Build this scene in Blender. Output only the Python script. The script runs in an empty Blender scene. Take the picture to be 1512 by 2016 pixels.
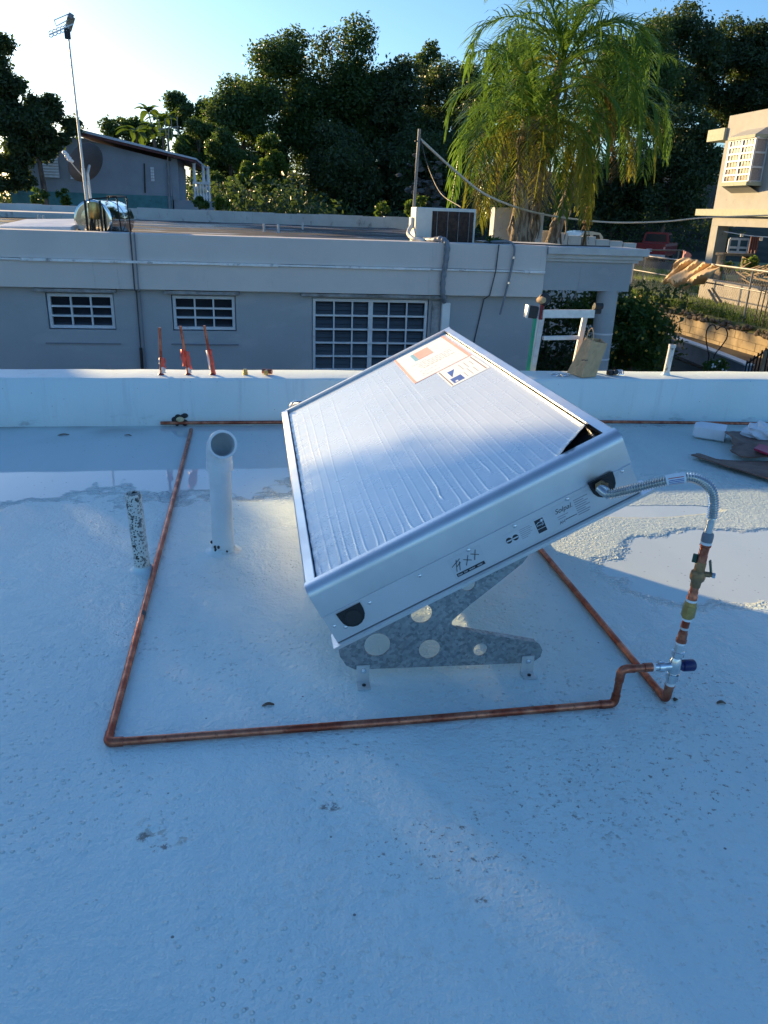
import bpy, bmesh, math, random
import numpy as np
from mathutils import Vector, Matrix

# ------------------------------------------------------------------ camera, sky, sun, exposure
SC = bpy.context.scene
COL = SC.collection
F, CX, CY = 1514.0, 756.0, 1008.0
CAM = Vector((0, 0, 1.35))

def cam_basis(yaw=-9.7, pitch=21.3, roll=2.1):
    y, p, r = map(math.radians, (yaw, pitch, roll))
    f = Vector((-math.sin(y) * math.cos(p), math.cos(y) * math.cos(p), -math.sin(p)))
    right = Vector((math.cos(y), math.sin(y), 0))
    down = f.cross(right)
    R = right * math.cos(r) - down * math.sin(r)
    return R, f.cross(R), f
CR, CD, CF = cam_basis()
cd = bpy.data.cameras.new('camera')
cam = bpy.data.objects.new('camera', cd)
COL.objects.link(cam)
SC.camera = cam
cd.sensor_fit = 'HORIZONTAL'
cd.sensor_width = 36
cd.lens = 36 * F / 1512
cd.clip_start = 0.02
cd.clip_end = 2000
M = Matrix.Identity(4)
for i in range(3):
    M[i][0], M[i][1], M[i][2], M[i][3] = CR[i], -CD[i], -CF[i], CAM[i]
cam.matrix_world = M

SUN_AZ, SUN_EL = 33.5, 10.0            # degrees to the left of +Y, above the horizon
sa, se = math.radians(SUN_AZ), math.radians(SUN_EL)
SUN = Vector((-math.sin(sa) * math.cos(se), math.cos(sa) * math.cos(se), math.sin(se)))
W = bpy.data.worlds.new('World')
SC.world = W
W.use_nodes = True
wn = W.node_tree.nodes
wl = W.node_tree.links
sky = wn.new('ShaderNodeTexSky')
sky.sky_type = 'NISHITA'
sky.sun_disc = False
sky.sun_elevation = se
sky.sun_rotation = -sa
sky.air_density = 1.0
sky.dust_density = 0.7
sky.ozone_density = 4.5
wl.new(sky.outputs[0], wn['Background'].inputs[0])
wn['Background'].inputs[1].default_value = 0.13
ld = bpy.data.lights.new('sun', 'SUN')
ld.energy = 5.0
ld.angle = math.radians(0.55)
ld.color = (1.0, 0.70, 0.34)
lo = bpy.data.objects.new('sun', ld)
COL.objects.link(lo)
lo.rotation_euler = (-SUN).to_track_quat('-Z', 'Y').to_euler()
lo.location = (-20, 30, 20)
SC.view_settings.view_transform = 'Standard'
SC.view_settings.look = 'None'
SC.view_settings.exposure = 1.08
SC.view_settings.gamma = 1
SC.cycles.use_denoising = True
SC.cycles.max_bounces = 8
SC.cycles.sample_clamp_indirect = 6
SC.cycles.use_adaptive_sampling = True
SC.cycles.adaptive_threshold = 0.015

# ------------------------------------------------------------------ helpers: where things stand
def ray(px, py):
    return CR * ((px - CX) / F) + CD * ((py - CY) / F) + CF
def onz(px, py, z=0.0):
    d = ray(px, py); return CAM + d * ((z - CAM.z) / d.z)
def ony(px, py, y):
    d = ray(px, py); return CAM + d * ((y - CAM.y) / d.y)
def onx(px, py, x):
    d = ray(px, py); return CAM + d * ((x - CAM.x) / d.x)

V3 = Vector
def thing(name, label, cat, loc=(0, 0, 0), group=None):
    o = bpy.data.objects.new(name, None)
    o.empty_display_size = 0.1
    COL.objects.link(o)
    o.location = loc
    tag(o, label, cat, group)
    return o
def tag(o, label=None, cat=None, group=None, kind=None):
    if label: o['label'] = label
    if cat: o['category'] = cat
    if group: o['group'] = group
    if kind: o['kind'] = kind
    return o
def root_loc(o):
    l = Vector(o.location)
    while o.parent:
        o = o.parent
        l = l + Vector(o.location)
    return l
def link(name, me, mat, parent=None, smooth=False):
    o = bpy.data.objects.new(name, me)
    COL.objects.link(o)
    if mat is not None and not me.materials: me.materials.append(mat)
    if smooth:
        me.polygons.foreach_set('use_smooth', [True] * len(me.polygons))
        try: me.set_sharp_from_angle(angle=math.radians(40))
        except Exception: pass
    if parent is not None:
        o.parent = parent
        o.matrix_parent_inverse = Matrix.Translation(-parent_world(parent))
    return o
def parent_world(p):
    l = Vector((0, 0, 0))
    # meshes built in world coordinates sit at the origin of their root's inverse; empties carry the offset
    if p.type == 'EMPTY' and p.parent is None: l = Vector(p.location)
    elif p.type == 'EMPTY': l = Vector(p.location)
    return l

class MB:
    """collects shapes into one mesh"""
    def __init__(s):
        s.v = []; s.f = []
    def add(s, vs, fs):
        b = len(s.v)
        s.v += [tuple(v) for v in vs]
        s.f += [tuple(i + b for i in f) for f in fs]
        return s
    def box(s, c, d, rot=None, bev=0):
        x, y, z = d[0] / 2, d[1] / 2, d[2] / 2
        if bev:
            pts = []
            b = min(bev, x * .9, y * .9, z * .9)
            bm = bmesh.new()
            bmesh.ops.create_cube(bm, size=1)
            for v in bm.verts: v.co = Vector((v.co.x * 2 * x, v.co.y * 2 * y, v.co.z * 2 * z))
            bmesh.ops.bevel(bm, geom=bm.edges[:], offset=b, segments=2, affect='EDGES', profile=.5)
            bm.verts.index_update()
            vs = [v.co.copy() for v in bm.verts]
            fs = [[v.index for v in f.verts] for f in bm.faces]
            bm.free()
        else:
            vs = [Vector((i * x, j * y, k * z)) for i in (-1, 1) for j in (-1, 1) for k in (-1, 1)]
            fs = [(0, 1, 3, 2), (4, 6, 7, 5), (0, 4, 5, 1), (2, 3, 7, 6), (0, 2, 6, 4), (1, 5, 7, 3)]
        if rot is not None: vs = [rot @ v for v in vs]
        c = Vector(c)
        return s.add([v + c for v in vs], fs)
    def bb(s, x0, x1, y0, y1, z0, z1, bev=0):
        return s.box(((x0 + x1) / 2, (y0 + y1) / 2, (z0 + z1) / 2), (abs(x1 - x0), abs(y1 - y0), abs(z1 - z0)), None, bev)
    def tube(s, path, r, n=10, cap=True):
        P = [Vector(p) for p in path]
        rs = r if hasattr(r, '__len__') else [r] * len(P)
        rings = []
        t0 = (P[1] - P[0]).normalized()
        a = t0.orthogonal().normalized()
        for i, p in enumerate(P):
            if i == 0: t = P[1] - P[0]
            elif i == len(P) - 1: t = P[-1] - P[-2]
            else: t = (P[i + 1] - P[i]).normalized() + (P[i] - P[i - 1]).normalized()
            if t.length < 1e-9: t = t0
            t = t.normalized()
            a = (a - t * a.dot(t))
            a = a.normalized() if a.length > 1e-6 else t.orthogonal().normalized()
            b = t.cross(a)
            rings.append([p + (a * math.cos(2 * math.pi * k / n) + b * math.sin(2 * math.pi * k / n)) * rs[i] for k in range(n)])
        vs = [v for q in rings for v in q]
        fs = []
        for i in range(len(P) - 1):
            for k in range(n):
                k2 = (k + 1) % n
                fs.append((i * n + k, i * n + k2, (i + 1) * n + k2, (i + 1) * n + k))
        if cap:
            fs.append(tuple(range(n - 1, -1, -1)))
            fs.append(tuple((len(P) - 1) * n + k for k in range(n)))
        return s.add(vs, fs)
    def pipe(s, path, r, n=16, wall=0.15):
        """open hollow tube"""
        m = MB().tube(path, r, n, cap=False)
        m2 = MB().tube(path, r * (1 - wall), n, cap=False)
        k = len(path)
        b = len(m.v)
        fs = list(m.f) + [tuple(b + i for i in reversed(f)) for f in m2.f]
        for i in range(n):
            j = (i + 1) % n
            fs.append((j, i, b + i, b + j))
            o = (k - 1) * n
            fs.append((o + i, o + j, b + o + j, b + o + i))
        return s.add(m.v + m2.v, fs)
    def lathe(s, origin, axis, prof, n=20, cap=True):
        """prof: (distance along the axis, radius)"""
        o = Vector(origin); ax = Vector(axis).normalized()
        a = ax.orthogonal().normalized(); b = ax.cross(a)
        vs = []; fs = []
        for (h, r) in prof:
            for k in range(n):
                t = 2 * math.pi * k / n
                vs.append(o + ax * h + (a * math.cos(t) + b * math.sin(t)) * r)
        for i in range(len(prof) - 1):
            for k in range(n):
                k2 = (k + 1) % n
                fs.append((i * n + k, i * n + k2, (i + 1) * n + k2, (i + 1) * n + k))
        if cap:
            fs.append(tuple(range(n - 1, -1, -1)))
            fs.append(tuple((len(prof) - 1) * n + k for k in range(n)))
        return s.add(vs, fs)
    def ellipsoid(s, c, r, nu=14, nv=9):
        c = Vector(c); vs = []; fs = []
        for i in range(nv + 1):
            t = math.pi * i / nv
            for k in range(nu):
                p = 2 * math.pi * k / nu
                vs.append(c + Vector((r[0] * math.sin(t) * math.cos(p), r[1] * math.sin(t) * math.sin(p), r[2] * math.cos(t))))
        for i in range(nv):
            for k in range(nu):
                k2 = (k + 1) % nu
                fs.append((i * nu + k, (i + 1) * nu + k, (i + 1) * nu + k2, i * nu + k2))
        return s.add(vs, fs)
    def prism(s, pts, d):
        """polygon swept by the vector d"""
        P = [Vector(p) for p in pts]; d = Vector(d); n = len(P)
        vs = P + [p + d for p in P]
        fs = [tuple(range(n)), tuple(range(2 * n - 1, n - 1, -1))]
        for i in range(n):
            j = (i + 1) % n
            fs.append((i, i + n, j + n, j))
        return s.add(vs, fs)
    def bar(s, a, b, w, h=None, up=(0, 0, 1)):
        a = Vector(a); b = Vector(b); t = (b - a).normalized(); h = h or w
        u = Vector(up); x = t.cross(u)
        if x.length < 1e-5: x = t.orthogonal()
        x = x.normalized() * (w / 2); y = x.cross(t).normalized() * (h / 2)
        return s.add([a - x - y, a + x - y, a + x + y, a - x + y, b - x - y, b + x - y, b + x + y, b - x + y],
                     [(3, 2, 1, 0), (4, 5, 6, 7), (0, 1, 5, 4), (1, 2, 6, 5), (2, 3, 7, 6), (3, 0, 4, 7)])
    def mesh(s, name):
        me = bpy.data.meshes.new(name)
        me.from_pydata([tuple(v) for v in s.v], [], s.f)
        bm = bmesh.new(); bm.from_mesh(me)
        bmesh.ops.recalc_face_normals(bm, faces=bm.faces)
        bm.to_mesh(me); bm.free()
        return me
    def build(s, name, mat, parent=None, smooth=False):
        return link(name, s.mesh(name), mat, parent, smooth)

def np_mesh(name, V, T, mat, parent=None, attr=None):
    """V (n,3) float, T (m,3) int triangles"""
    me = bpy.data.meshes.new(name)
    me.vertices.add(len(V)); me.vertices.foreach_set('co', V.astype(np.float32).ravel())
    me.loops.add(T.size); me.loops.foreach_set('vertex_index', T.astype(np.int32).ravel())
    me.polygons.add(len(T))
    k = T.shape[1]
    me.polygons.foreach_set('loop_start', np.arange(0, T.size, k, dtype=np.int32))
    me.polygons.foreach_set('loop_total', np.full(len(T), k, dtype=np.int32))
    if attr is not None:
        a = me.attributes.new('tint', 'FLOAT', 'POINT')
        a.data.foreach_set('value', attr.astype(np.float32))
    me.update(calc_edges=True)
    me.validate()
    return link(name, me, mat, parent)

def arc(c, r, a0, a1, n, ex, ez):
    c = Vector(c); ex = Vector(ex); ez = Vector(ez)
    return [c + ex * (r * math.cos(a0 + (a1 - a0) * i / n)) + ez * (r * math.sin(a0 + (a1 - a0) * i / n)) for i in range(n + 1)]

def round_path(pts, r, n=5):
    """polyline with rounded corners"""
    P = [Vector(p) for p in pts]; out = [P[0]]
    for i in range(1, len(P) - 1):
        a = (P[i - 1] - P[i]); b = (P[i + 1] - P[i])
        rr = min(r, a.length * .45, b.length * .45)
        p0 = P[i] + a.normalized() * rr; p1 = P[i] + b.normalized() * rr
        for k in range(n + 1):
            t = k / n
            out.append(p0 * (1 - t) ** 2 + P[i] * 2 * t * (1 - t) + p1 * t * t)
    out.append(P[-1])
    return out
def smooth_path(pts, n=8):
    """Catmull-Rom through the points"""
    P = [Vector(p) for p in pts]
    P = [P[0] * 2 - P[1]] + P + [P[-1] * 2 - P[-2]]
    out = []
    for i in range(1, len(P) - 2):
        for k in range(n):
            t = k / n
            a, b, c, d = P[i - 1], P[i], P[i + 1], P[i + 2]
            out.append(.5 * ((2 * b) + (c - a) * t + (2 * a - 5 * b + 4 * c - d) * t * t + (3 * b - a - 3 * c + d) * t ** 3))
    out.append(P[-2])
    return out

# ------------------------------------------------------------------ materials
class NT:
    def __init__(s, name):
        s.m = bpy.data.materials.new(name); s.m.use_nodes = True
        s.t = s.m.node_tree; s.b = s.t.nodes['Principled BSDF']; s.out = s.t.nodes['Material Output']
        s._pos = None
    def n(s, typ, **kw):
        x = s.t.nodes.new(typ)
        for k, v in kw.items(): setattr(x, k, v)
        return x
    def l(s, a, b): s.t.links.new(a, b)
    def set(s, sock, v):
        if hasattr(v, 'is_output'): s.l(v, sock)
        elif isinstance(v, (tuple, list)) and len(v) == 3 and sock.type == 'RGBA': sock.default_value = (*v, 1)
        else: sock.default_value = v
    def math(s, op, a, b=0.0, clamp=False):
        x = s.n('ShaderNodeMath', operation=op, use_clamp=clamp)
        s.set(x.inputs[0], a); s.set(x.inputs[1], b)
        return x.outputs[0]
    def pos(s):
        if s._pos is None: s._pos = s.n('ShaderNodeNewGeometry').outputs['Position']
        return s._pos
    def obj(s): return s.n('ShaderNodeTexCoord').outputs['Object']
    def xyz(s):
        x = s.n('ShaderNodeSeparateXYZ'); s.l(s.pos(), x.inputs[0]); return x.outputs
    def noise(s, scale, detail=4, rough=.55, vec=None, dist=0.0):
        x = s.n('ShaderNodeTexNoise')
        s.l(vec if vec is not None else s.pos(), x.inputs['Vector'])
        x.inputs['Scale'].default_value = scale; x.inputs['Detail'].default_value = detail
        x.inputs['Roughness'].default_value = rough; x.inputs['Distortion'].default_value = dist
        return x.outputs[0]
    def voro(s, scale, feature='F1', out='Distance', vec=None, rnd=1.0):
        x = s.n('ShaderNodeTexVoronoi', feature=feature)
        s.l(vec if vec is not None else s.pos(), x.inputs['Vector'])
        x.inputs['Scale'].default_value = scale; x.inputs['Randomness'].default_value = rnd
        return x.outputs[out]
    def scaled(s, v):
        x = s.n('ShaderNodeMapping'); s.l(s.pos(), x.inputs[0]); x.inputs['Scale'].default_value = v
        return x.outputs[0]
    def step(s, a, lo, hi):
        x = s.n('ShaderNodeMapRange', interpolation_type='SMOOTHSTEP')
        s.set(x.inputs[0], a); x.inputs[1].default_value = lo; x.inputs[2].default_value = hi
        return x.outputs[0]
    def mix(s, f, a, b):
        x = s.n('ShaderNodeMix', data_type='RGBA')
        s.set(x.inputs[0], f); s.set(x.inputs[6], a); s.set(x.inputs[7], b)
        return x.outputs[2]
    def mixf(s, f, a, b):
        x = s.n('ShaderNodeMix', data_type='FLOAT')
        s.set(x.inputs[0], f); s.set(x.inputs[2], a); s.set(x.inputs[3], b)
        return x.outputs[0]
    def bump(s, h, strength=.3, dist=.005):
        x = s.n('ShaderNodeBump'); s.l(h, x.inputs['Height'])
        s.set(x.inputs['Strength'], strength); x.inputs['Distance'].default_value = dist
        s.l(x.outputs[0], s.b.inputs['Normal'])
        return x
    def put(s, name, v): s.set(s.b.inputs[name], v)

def dk(c, k): return tuple(min(1, x * k) for x in c)
def pbr(name, base, rough=.6, metal=0.0, var=.12, nscale=6, bump=0.0, bscale=80, spec=.5, dirt=0.0, dirtcol=(.05, .045, .04), dscale=3, coat=0.0):
    m = NT(name)
    c = m.mix(m.step(m.noise(nscale, 5), .3, .7), dk(base, 1 - var), dk(base, 1 + var))
    if dirt:
        d = m.math('MULTIPLY', m.step(m.noise(dscale, 8, .7), .62 - dirt * .25, .78 - dirt * .1), .85)
        c = m.mix(d, c, dirtcol)
    m.put('Base Color', c)
    m.put('Roughness', m.mixf(m.noise(nscale * 2.3, 4), max(0.02, rough - .12), min(1, rough + .12)))
    m.put('Metallic', metal); m.put('Specular IOR Level', spec)
    if coat: m.put('Coat Weight', coat)
    if bump: m.bump(m.noise(bscale, 5), bump, .004)
    return m.m

def leaf_mat(name, c1, c2, trans=.45, rough=.45):
    m = NT(name)
    at = m.n('ShaderNodeAttribute', attribute_name='tint')
    f = m.math('ADD', m.math('MULTIPLY', at.outputs['Fac'], .6), m.math('MULTIPLY', m.step(m.noise(.9, 3), .3, .7), .4))
    c = m.mix(f, c1, c2)
    m.put('Base Color', c); m.put('Roughness', rough); m.put('Specular IOR Level', .4)
    t = m.n('ShaderNodeBsdfTranslucent'); m.l(m.mix(.25, c, (.24, .38, .03)), t.inputs[0])
    x = m.n('ShaderNodeMixShader'); x.inputs[0].default_value = trans
    m.l(m.b.outputs[0], x.inputs[1]); m.l(t.outputs[0], x.inputs[2]); m.l(x.outputs[0], m.out.inputs[0])
    return m.m

def roof_material():
    m = NT('roof_coating')
    X, Y, Z = m.xyz()
    warp = m.noise(1.7, 2, .6)
    fine = m.noise(11, 4, .7)
    wob = m.math('ADD', m.math('MULTIPLY', m.math('SUBTRACT', warp, .5), 1.5), m.math('MULTIPLY', m.math('SUBTRACT', fine, .5), .5))
    # standing water along the parapet, deepest to the left
    band = m.math('SUBTRACT', m.math('ADD', Y, wob), m.math('ADD', 3.62, m.math('MULTIPLY', m.math('MAXIMUM', m.math('SUBTRACT', X, -.2), 0), .45)))
    pa = m.step(band, -.03, .16)
    # shallow puddles to the right of the collector
    def ell(cx, cy, rx, ry):
        a = m.math('DIVIDE', m.math('SUBTRACT', X, cx), rx); b = m.math('DIVIDE', m.math('SUBTRACT', Y, cy), ry)
        d = m.math('ADD', m.math('MULTIPLY', a, a), m.math('MULTIPLY', b, b))
        return m.step(m.math('SUBTRACT', 1.0, m.math('ADD', d, m.math('MULTIPLY', wob, .9))), -.05, .16)
    pb = m.math('MAXIMUM', ell(2.35, 2.68, 1.05, .42), ell(1.95, 3.33, .42, .08))
    pud = m.math('MAXIMUM', pa, pb)
    dry = m.math('SUBTRACT', 1.0, pud)
    # colours: bluish white elastomeric coating, grey silt in the water, stains and flecks
    base = m.mix(m.step(m.noise(.9, 4, .6), .3, .75), (.70, .86, .85), (.78, .91, .89))
    roll = m.step(m.noise(1.3, 3, .6, m.scaled((3.2, .7, 1))), .38, .66)
    base = m.mix(m.math('MULTIPLY', roll, .22), base, (.50, .66, .70))
    base = m.mix(m.math('MULTIPLY', pa, .55), base, (.50, .57, .60))
    base = m.mix(m.math('MULTIPLY', pb, .4), base, (.62, .64, .62))
    silt = m.math('MULTIPLY', m.step(m.math('SUBTRACT', Y, m.math('MULTIPLY', X, .28)), 4.95, 5.4), m.step(warp, .35, .65))
    base = m.mix(m.math('MULTIPLY', silt, .7), base, (.16, .14, .12))
    def stain(cx, cy, rx, ry):
        a = m.math('DIVIDE', m.math('SUBTRACT', X, cx), rx); b = m.math('DIVIDE', m.math('SUBTRACT', Y, cy), ry)
        return m.step(m.math('ADD', m.math('MULTIPLY', a, a), m.math('MULTIPLY', b, b)), 1.0, .15)
    n34 = m.noise(50, 4, .75)
    flecky = m.step(n34, .59, .63)
    blot = m.step(m.noise(26, 3, .65), .56, .60)
    zone = stain(.95, 1.47, .60, .22)
    zone = m.math('MAXIMUM', zone, stain(.45, 1.32, .35, .14))
    zone = m.math('MAXIMUM', zone, stain(1.35, 1.75, .3, .3))
    zone = m.math('MAXIMUM', zone, m.math('MULTIPLY', stain(.4, 1.0, .9, .5), .22))
    base = m.mix(m.math('MULTIPLY', m.math('MULTIPLY', flecky, zone), .72), base, (.12, .09, .055))
    z2 = m.math('MAXIMUM', stain(-.195, .905, .045, .06), m.math('MULTIPLY', stain(.5, 1.25, .8, .35), .22))
    z2 = m.math('MAXIMUM', z2, stain(-.27, 1.45, .05, .05))
    z2 = m.math('MAXIMUM', z2, stain(-.2, 1.42, .05, .03))
    z2 = m.math('MAXIMUM', z2, stain(-.36, 1.25, .03, .03))
    base = m.mix(m.math('MULTIPLY', m.math('MULTIPLY', blot, z2), .5), base, (.32, .28, .19))
    for (sx, sy, rx_, ry_) in ((.148, 1.475, .035, .02), (-.245, 1.395, .03, .018), (.44, 1.165, .02, .012), (-.285, 1.43, .02, .02)):
        base = m.mix(m.math('MULTIPLY', m.math('MULTIPLY', stain(sx, sy, rx_, ry_), m.step(n34, .46, .56)), .8), base, (.15, .12, .10))
    sp = m.math('MULTIPLY', m.step(m.voro(24), .13, .07), m.step(warp, .46, .6))
    base = m.mix(m.math('MULTIPLY', sp, .5), base, (.18, .20, .21))
    base = m.mix(m.math('MULTIPLY', m.step(m.voro(8), .035, .02), .8), base, (.05, .05, .05))
    m.put('Base Color', base)
    r = m.mixf(warp, .20, .40)
    m.put('Roughness', m.mixf(pud, r, .035))
    m.put('Specular IOR Level', .5)
    m.put('IOR', m.mixf(pud, 1.5, 1.36))
    # relief: trowel waves, orange peel, water drops; the sunlit dry patch is coarse
    drops = m.step(m.voro(44), .26, .10)
    h = m.math('ADD', m.math('MULTIPLY', n34, m.math('ADD', .9, m.math('MULTIPLY', m.math('MULTIPLY', m.step(Y, 2.3, 3.0), m.step(X, 1.0, 1.4)), 2.2))), m.math('MULTIPLY', fine, 2.2))
    h = m.math('ADD', h, m.math('MULTIPLY', m.math('MULTIPLY', drops, m.step(warp, .42, .6)), .9))
    h = m.math('ADD', h, m.math('MULTIPLY', warp, 2.5))
    h = m.math('MULTIPLY', m.math('ADD', h, .2), dry)
    m.bump(h, .8, .0085)
    return m.m

def copper_material():
    m = NT('copper')
    n1 = m.noise(14, 6, .65); n2 = m.noise(70, 4)
    c = m.mix(m.step(n1, .35, .65), (.32, .075, .042), (.62, .235, .14))
    c = m.mix(m.math('MULTIPLY', m.step(n2, .58, .7), .5), c, (.14, .035, .022))
    m.put('Base Color', c); m.put('Metallic', .9)
    m.put('Roughness', m.mixf(n1, .5, .25))
    m.bump(m.math('ADD', n2, m.math('MULTIPLY', m.step(m.voro(120), .4, .2), .7)), .15, .002)
    return m.m
def galvanised():
    m = NT('galvanised_steel')
    v = m.voro(115, out='Color'); g = m.n('ShaderNodeSeparateColor'); m.l(v, g.inputs[0])
    c = m.mix(g.outputs[0], (.23, .26, .28), (.44, .47, .48))
    c = m.mix(m.math('MULTIPLY', m.step(m.noise(7, 5), .55, .75), .35), c, (.30, .24, .16))
    m.put('Base Color', c); m.put('Metallic', .75)
    m.put('Roughness', m.mixf(g.outputs[1], .3, .6))
    return m.m
def film_material():
    m = NT('protective_film')
    X, Y, Z = m.xyz()
    c = m.mix(m.step(m.noise(3, 5), .3, .7), (.58, .66, .72), (.64, .71, .76))
    m.put('Base Color', c); m.put('Metallic', .25)
    m.put('Roughness', m.mixf(m.noise(11, 4), .22, .34))
    dr = m.math('MULTIPLY', m.step(m.voro(95, 'SMOOTH_F1'), .34, .12), m.step(m.noise(4, 4), .5, .62))
    edge = m.step(X, .42, .15)
    m.bump(m.math('ADD', m.math('MULTIPLY', dr, m.math('ADD', m.math('MULTIPLY', edge, .9), .02)), m.math('MULTIPLY', m.noise(14, 1), .04)), .3, .003)
    return m.m
def spatter_pvc():
    m = NT('spattered_pvc')
    n = m.math('MAXIMUM', m.step(m.noise(46, 5, .65), .54, .57), m.step(m.voro(110), .36, .28))
    X, Y, Z = m.xyz()
    k = m.math('MULTIPLY', n, m.step(m.math('ADD', X, m.math('MULTIPLY', m.noise(8), .04)), -.40, -.45))
    c = m.mix(k, (.70, .70, .66), (.035, .03, .03))
    m.put('Base Color', c); m.put('Roughness', .45)
    return m.m
def stained(name, base, darkc, rough=.8, lo=.52, hi=.7, scale=5, stretch=(1, 1, .35), bump=.2):
    m = NT(name)
    v = m.scaled(stretch)
    d = m.step(m.noise(scale, 8, .68, v), lo, hi)
    c = m.mix(m.step(m.noise(2, 5), .3, .7), dk(base, .9), dk(base, 1.08))
    m.put('Base Color', m.mix(m.math('MULTIPLY', d, .85), c, darkc))
    m.put('Roughness', rough); m.bump(m.noise(30, 6), bump, .006)
    return m.m
def facade_material(name='grey_plaster', k=1.0, ca=(.345, .365, .385), cb=(.395, .415, .43)):
    m = NT(name)
    X, Y, Z = m.xyz()
    c = m.mix(m.step(m.noise(1.1, 6, .6), .3, .72), dk(ca, k), dk(cb, k))
    cloud = m.step(m.noise(2.4, 6, .62), .52, .75)
    c = m.mix(m.math('MULTIPLY', m.math('MULTIPLY', cloud, m.math('MULTIPLY', m.step(Z, .38, .45), m.step(Z, .68, .6))), .35), c, (.47, .48, .49))
    st = m.step(m.noise(7, 7, .7, m.scaled((1.6, 1, .12))), .6, .8)
    c = m.mix(m.math('MULTIPLY', st, .48), c, (.15, .15, .155))
    pt_ = m.step(m.noise(1.7, 5, .6, m.scaled((.7, 1, 1.6))), .56, .63)
    c = m.mix(m.math('MULTIPLY', pt_, .16), c, (.60, .59, .57))
    m.put('Base Color', c); m.put('Roughness', .85)
    m.bump(m.noise(45, 6), .15, .004)
    return m.m
def neighbour_roof_material():
    m = NT('tar_roof')
    v = m.scaled((.35, 1, 1))
    w = m.step(m.noise(1.6, 5, .65, v), .60, .66)
    c = m.mix(w, (.030, .030, .034), (.42, .45, .48))
    c = m.mix(m.math('MULTIPLY', m.step(m.noise(2.5, 5, .6, v), .55, .7), .6), c, (.055, .042, .036))
    m.put('Base Color', c); m.put('Roughness', m.mixf(m.step(m.noise(1.1, 3, .5, v), .45, .6), .75, .2))
    m.put('Specular IOR Level', .18)
    return m.m

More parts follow.
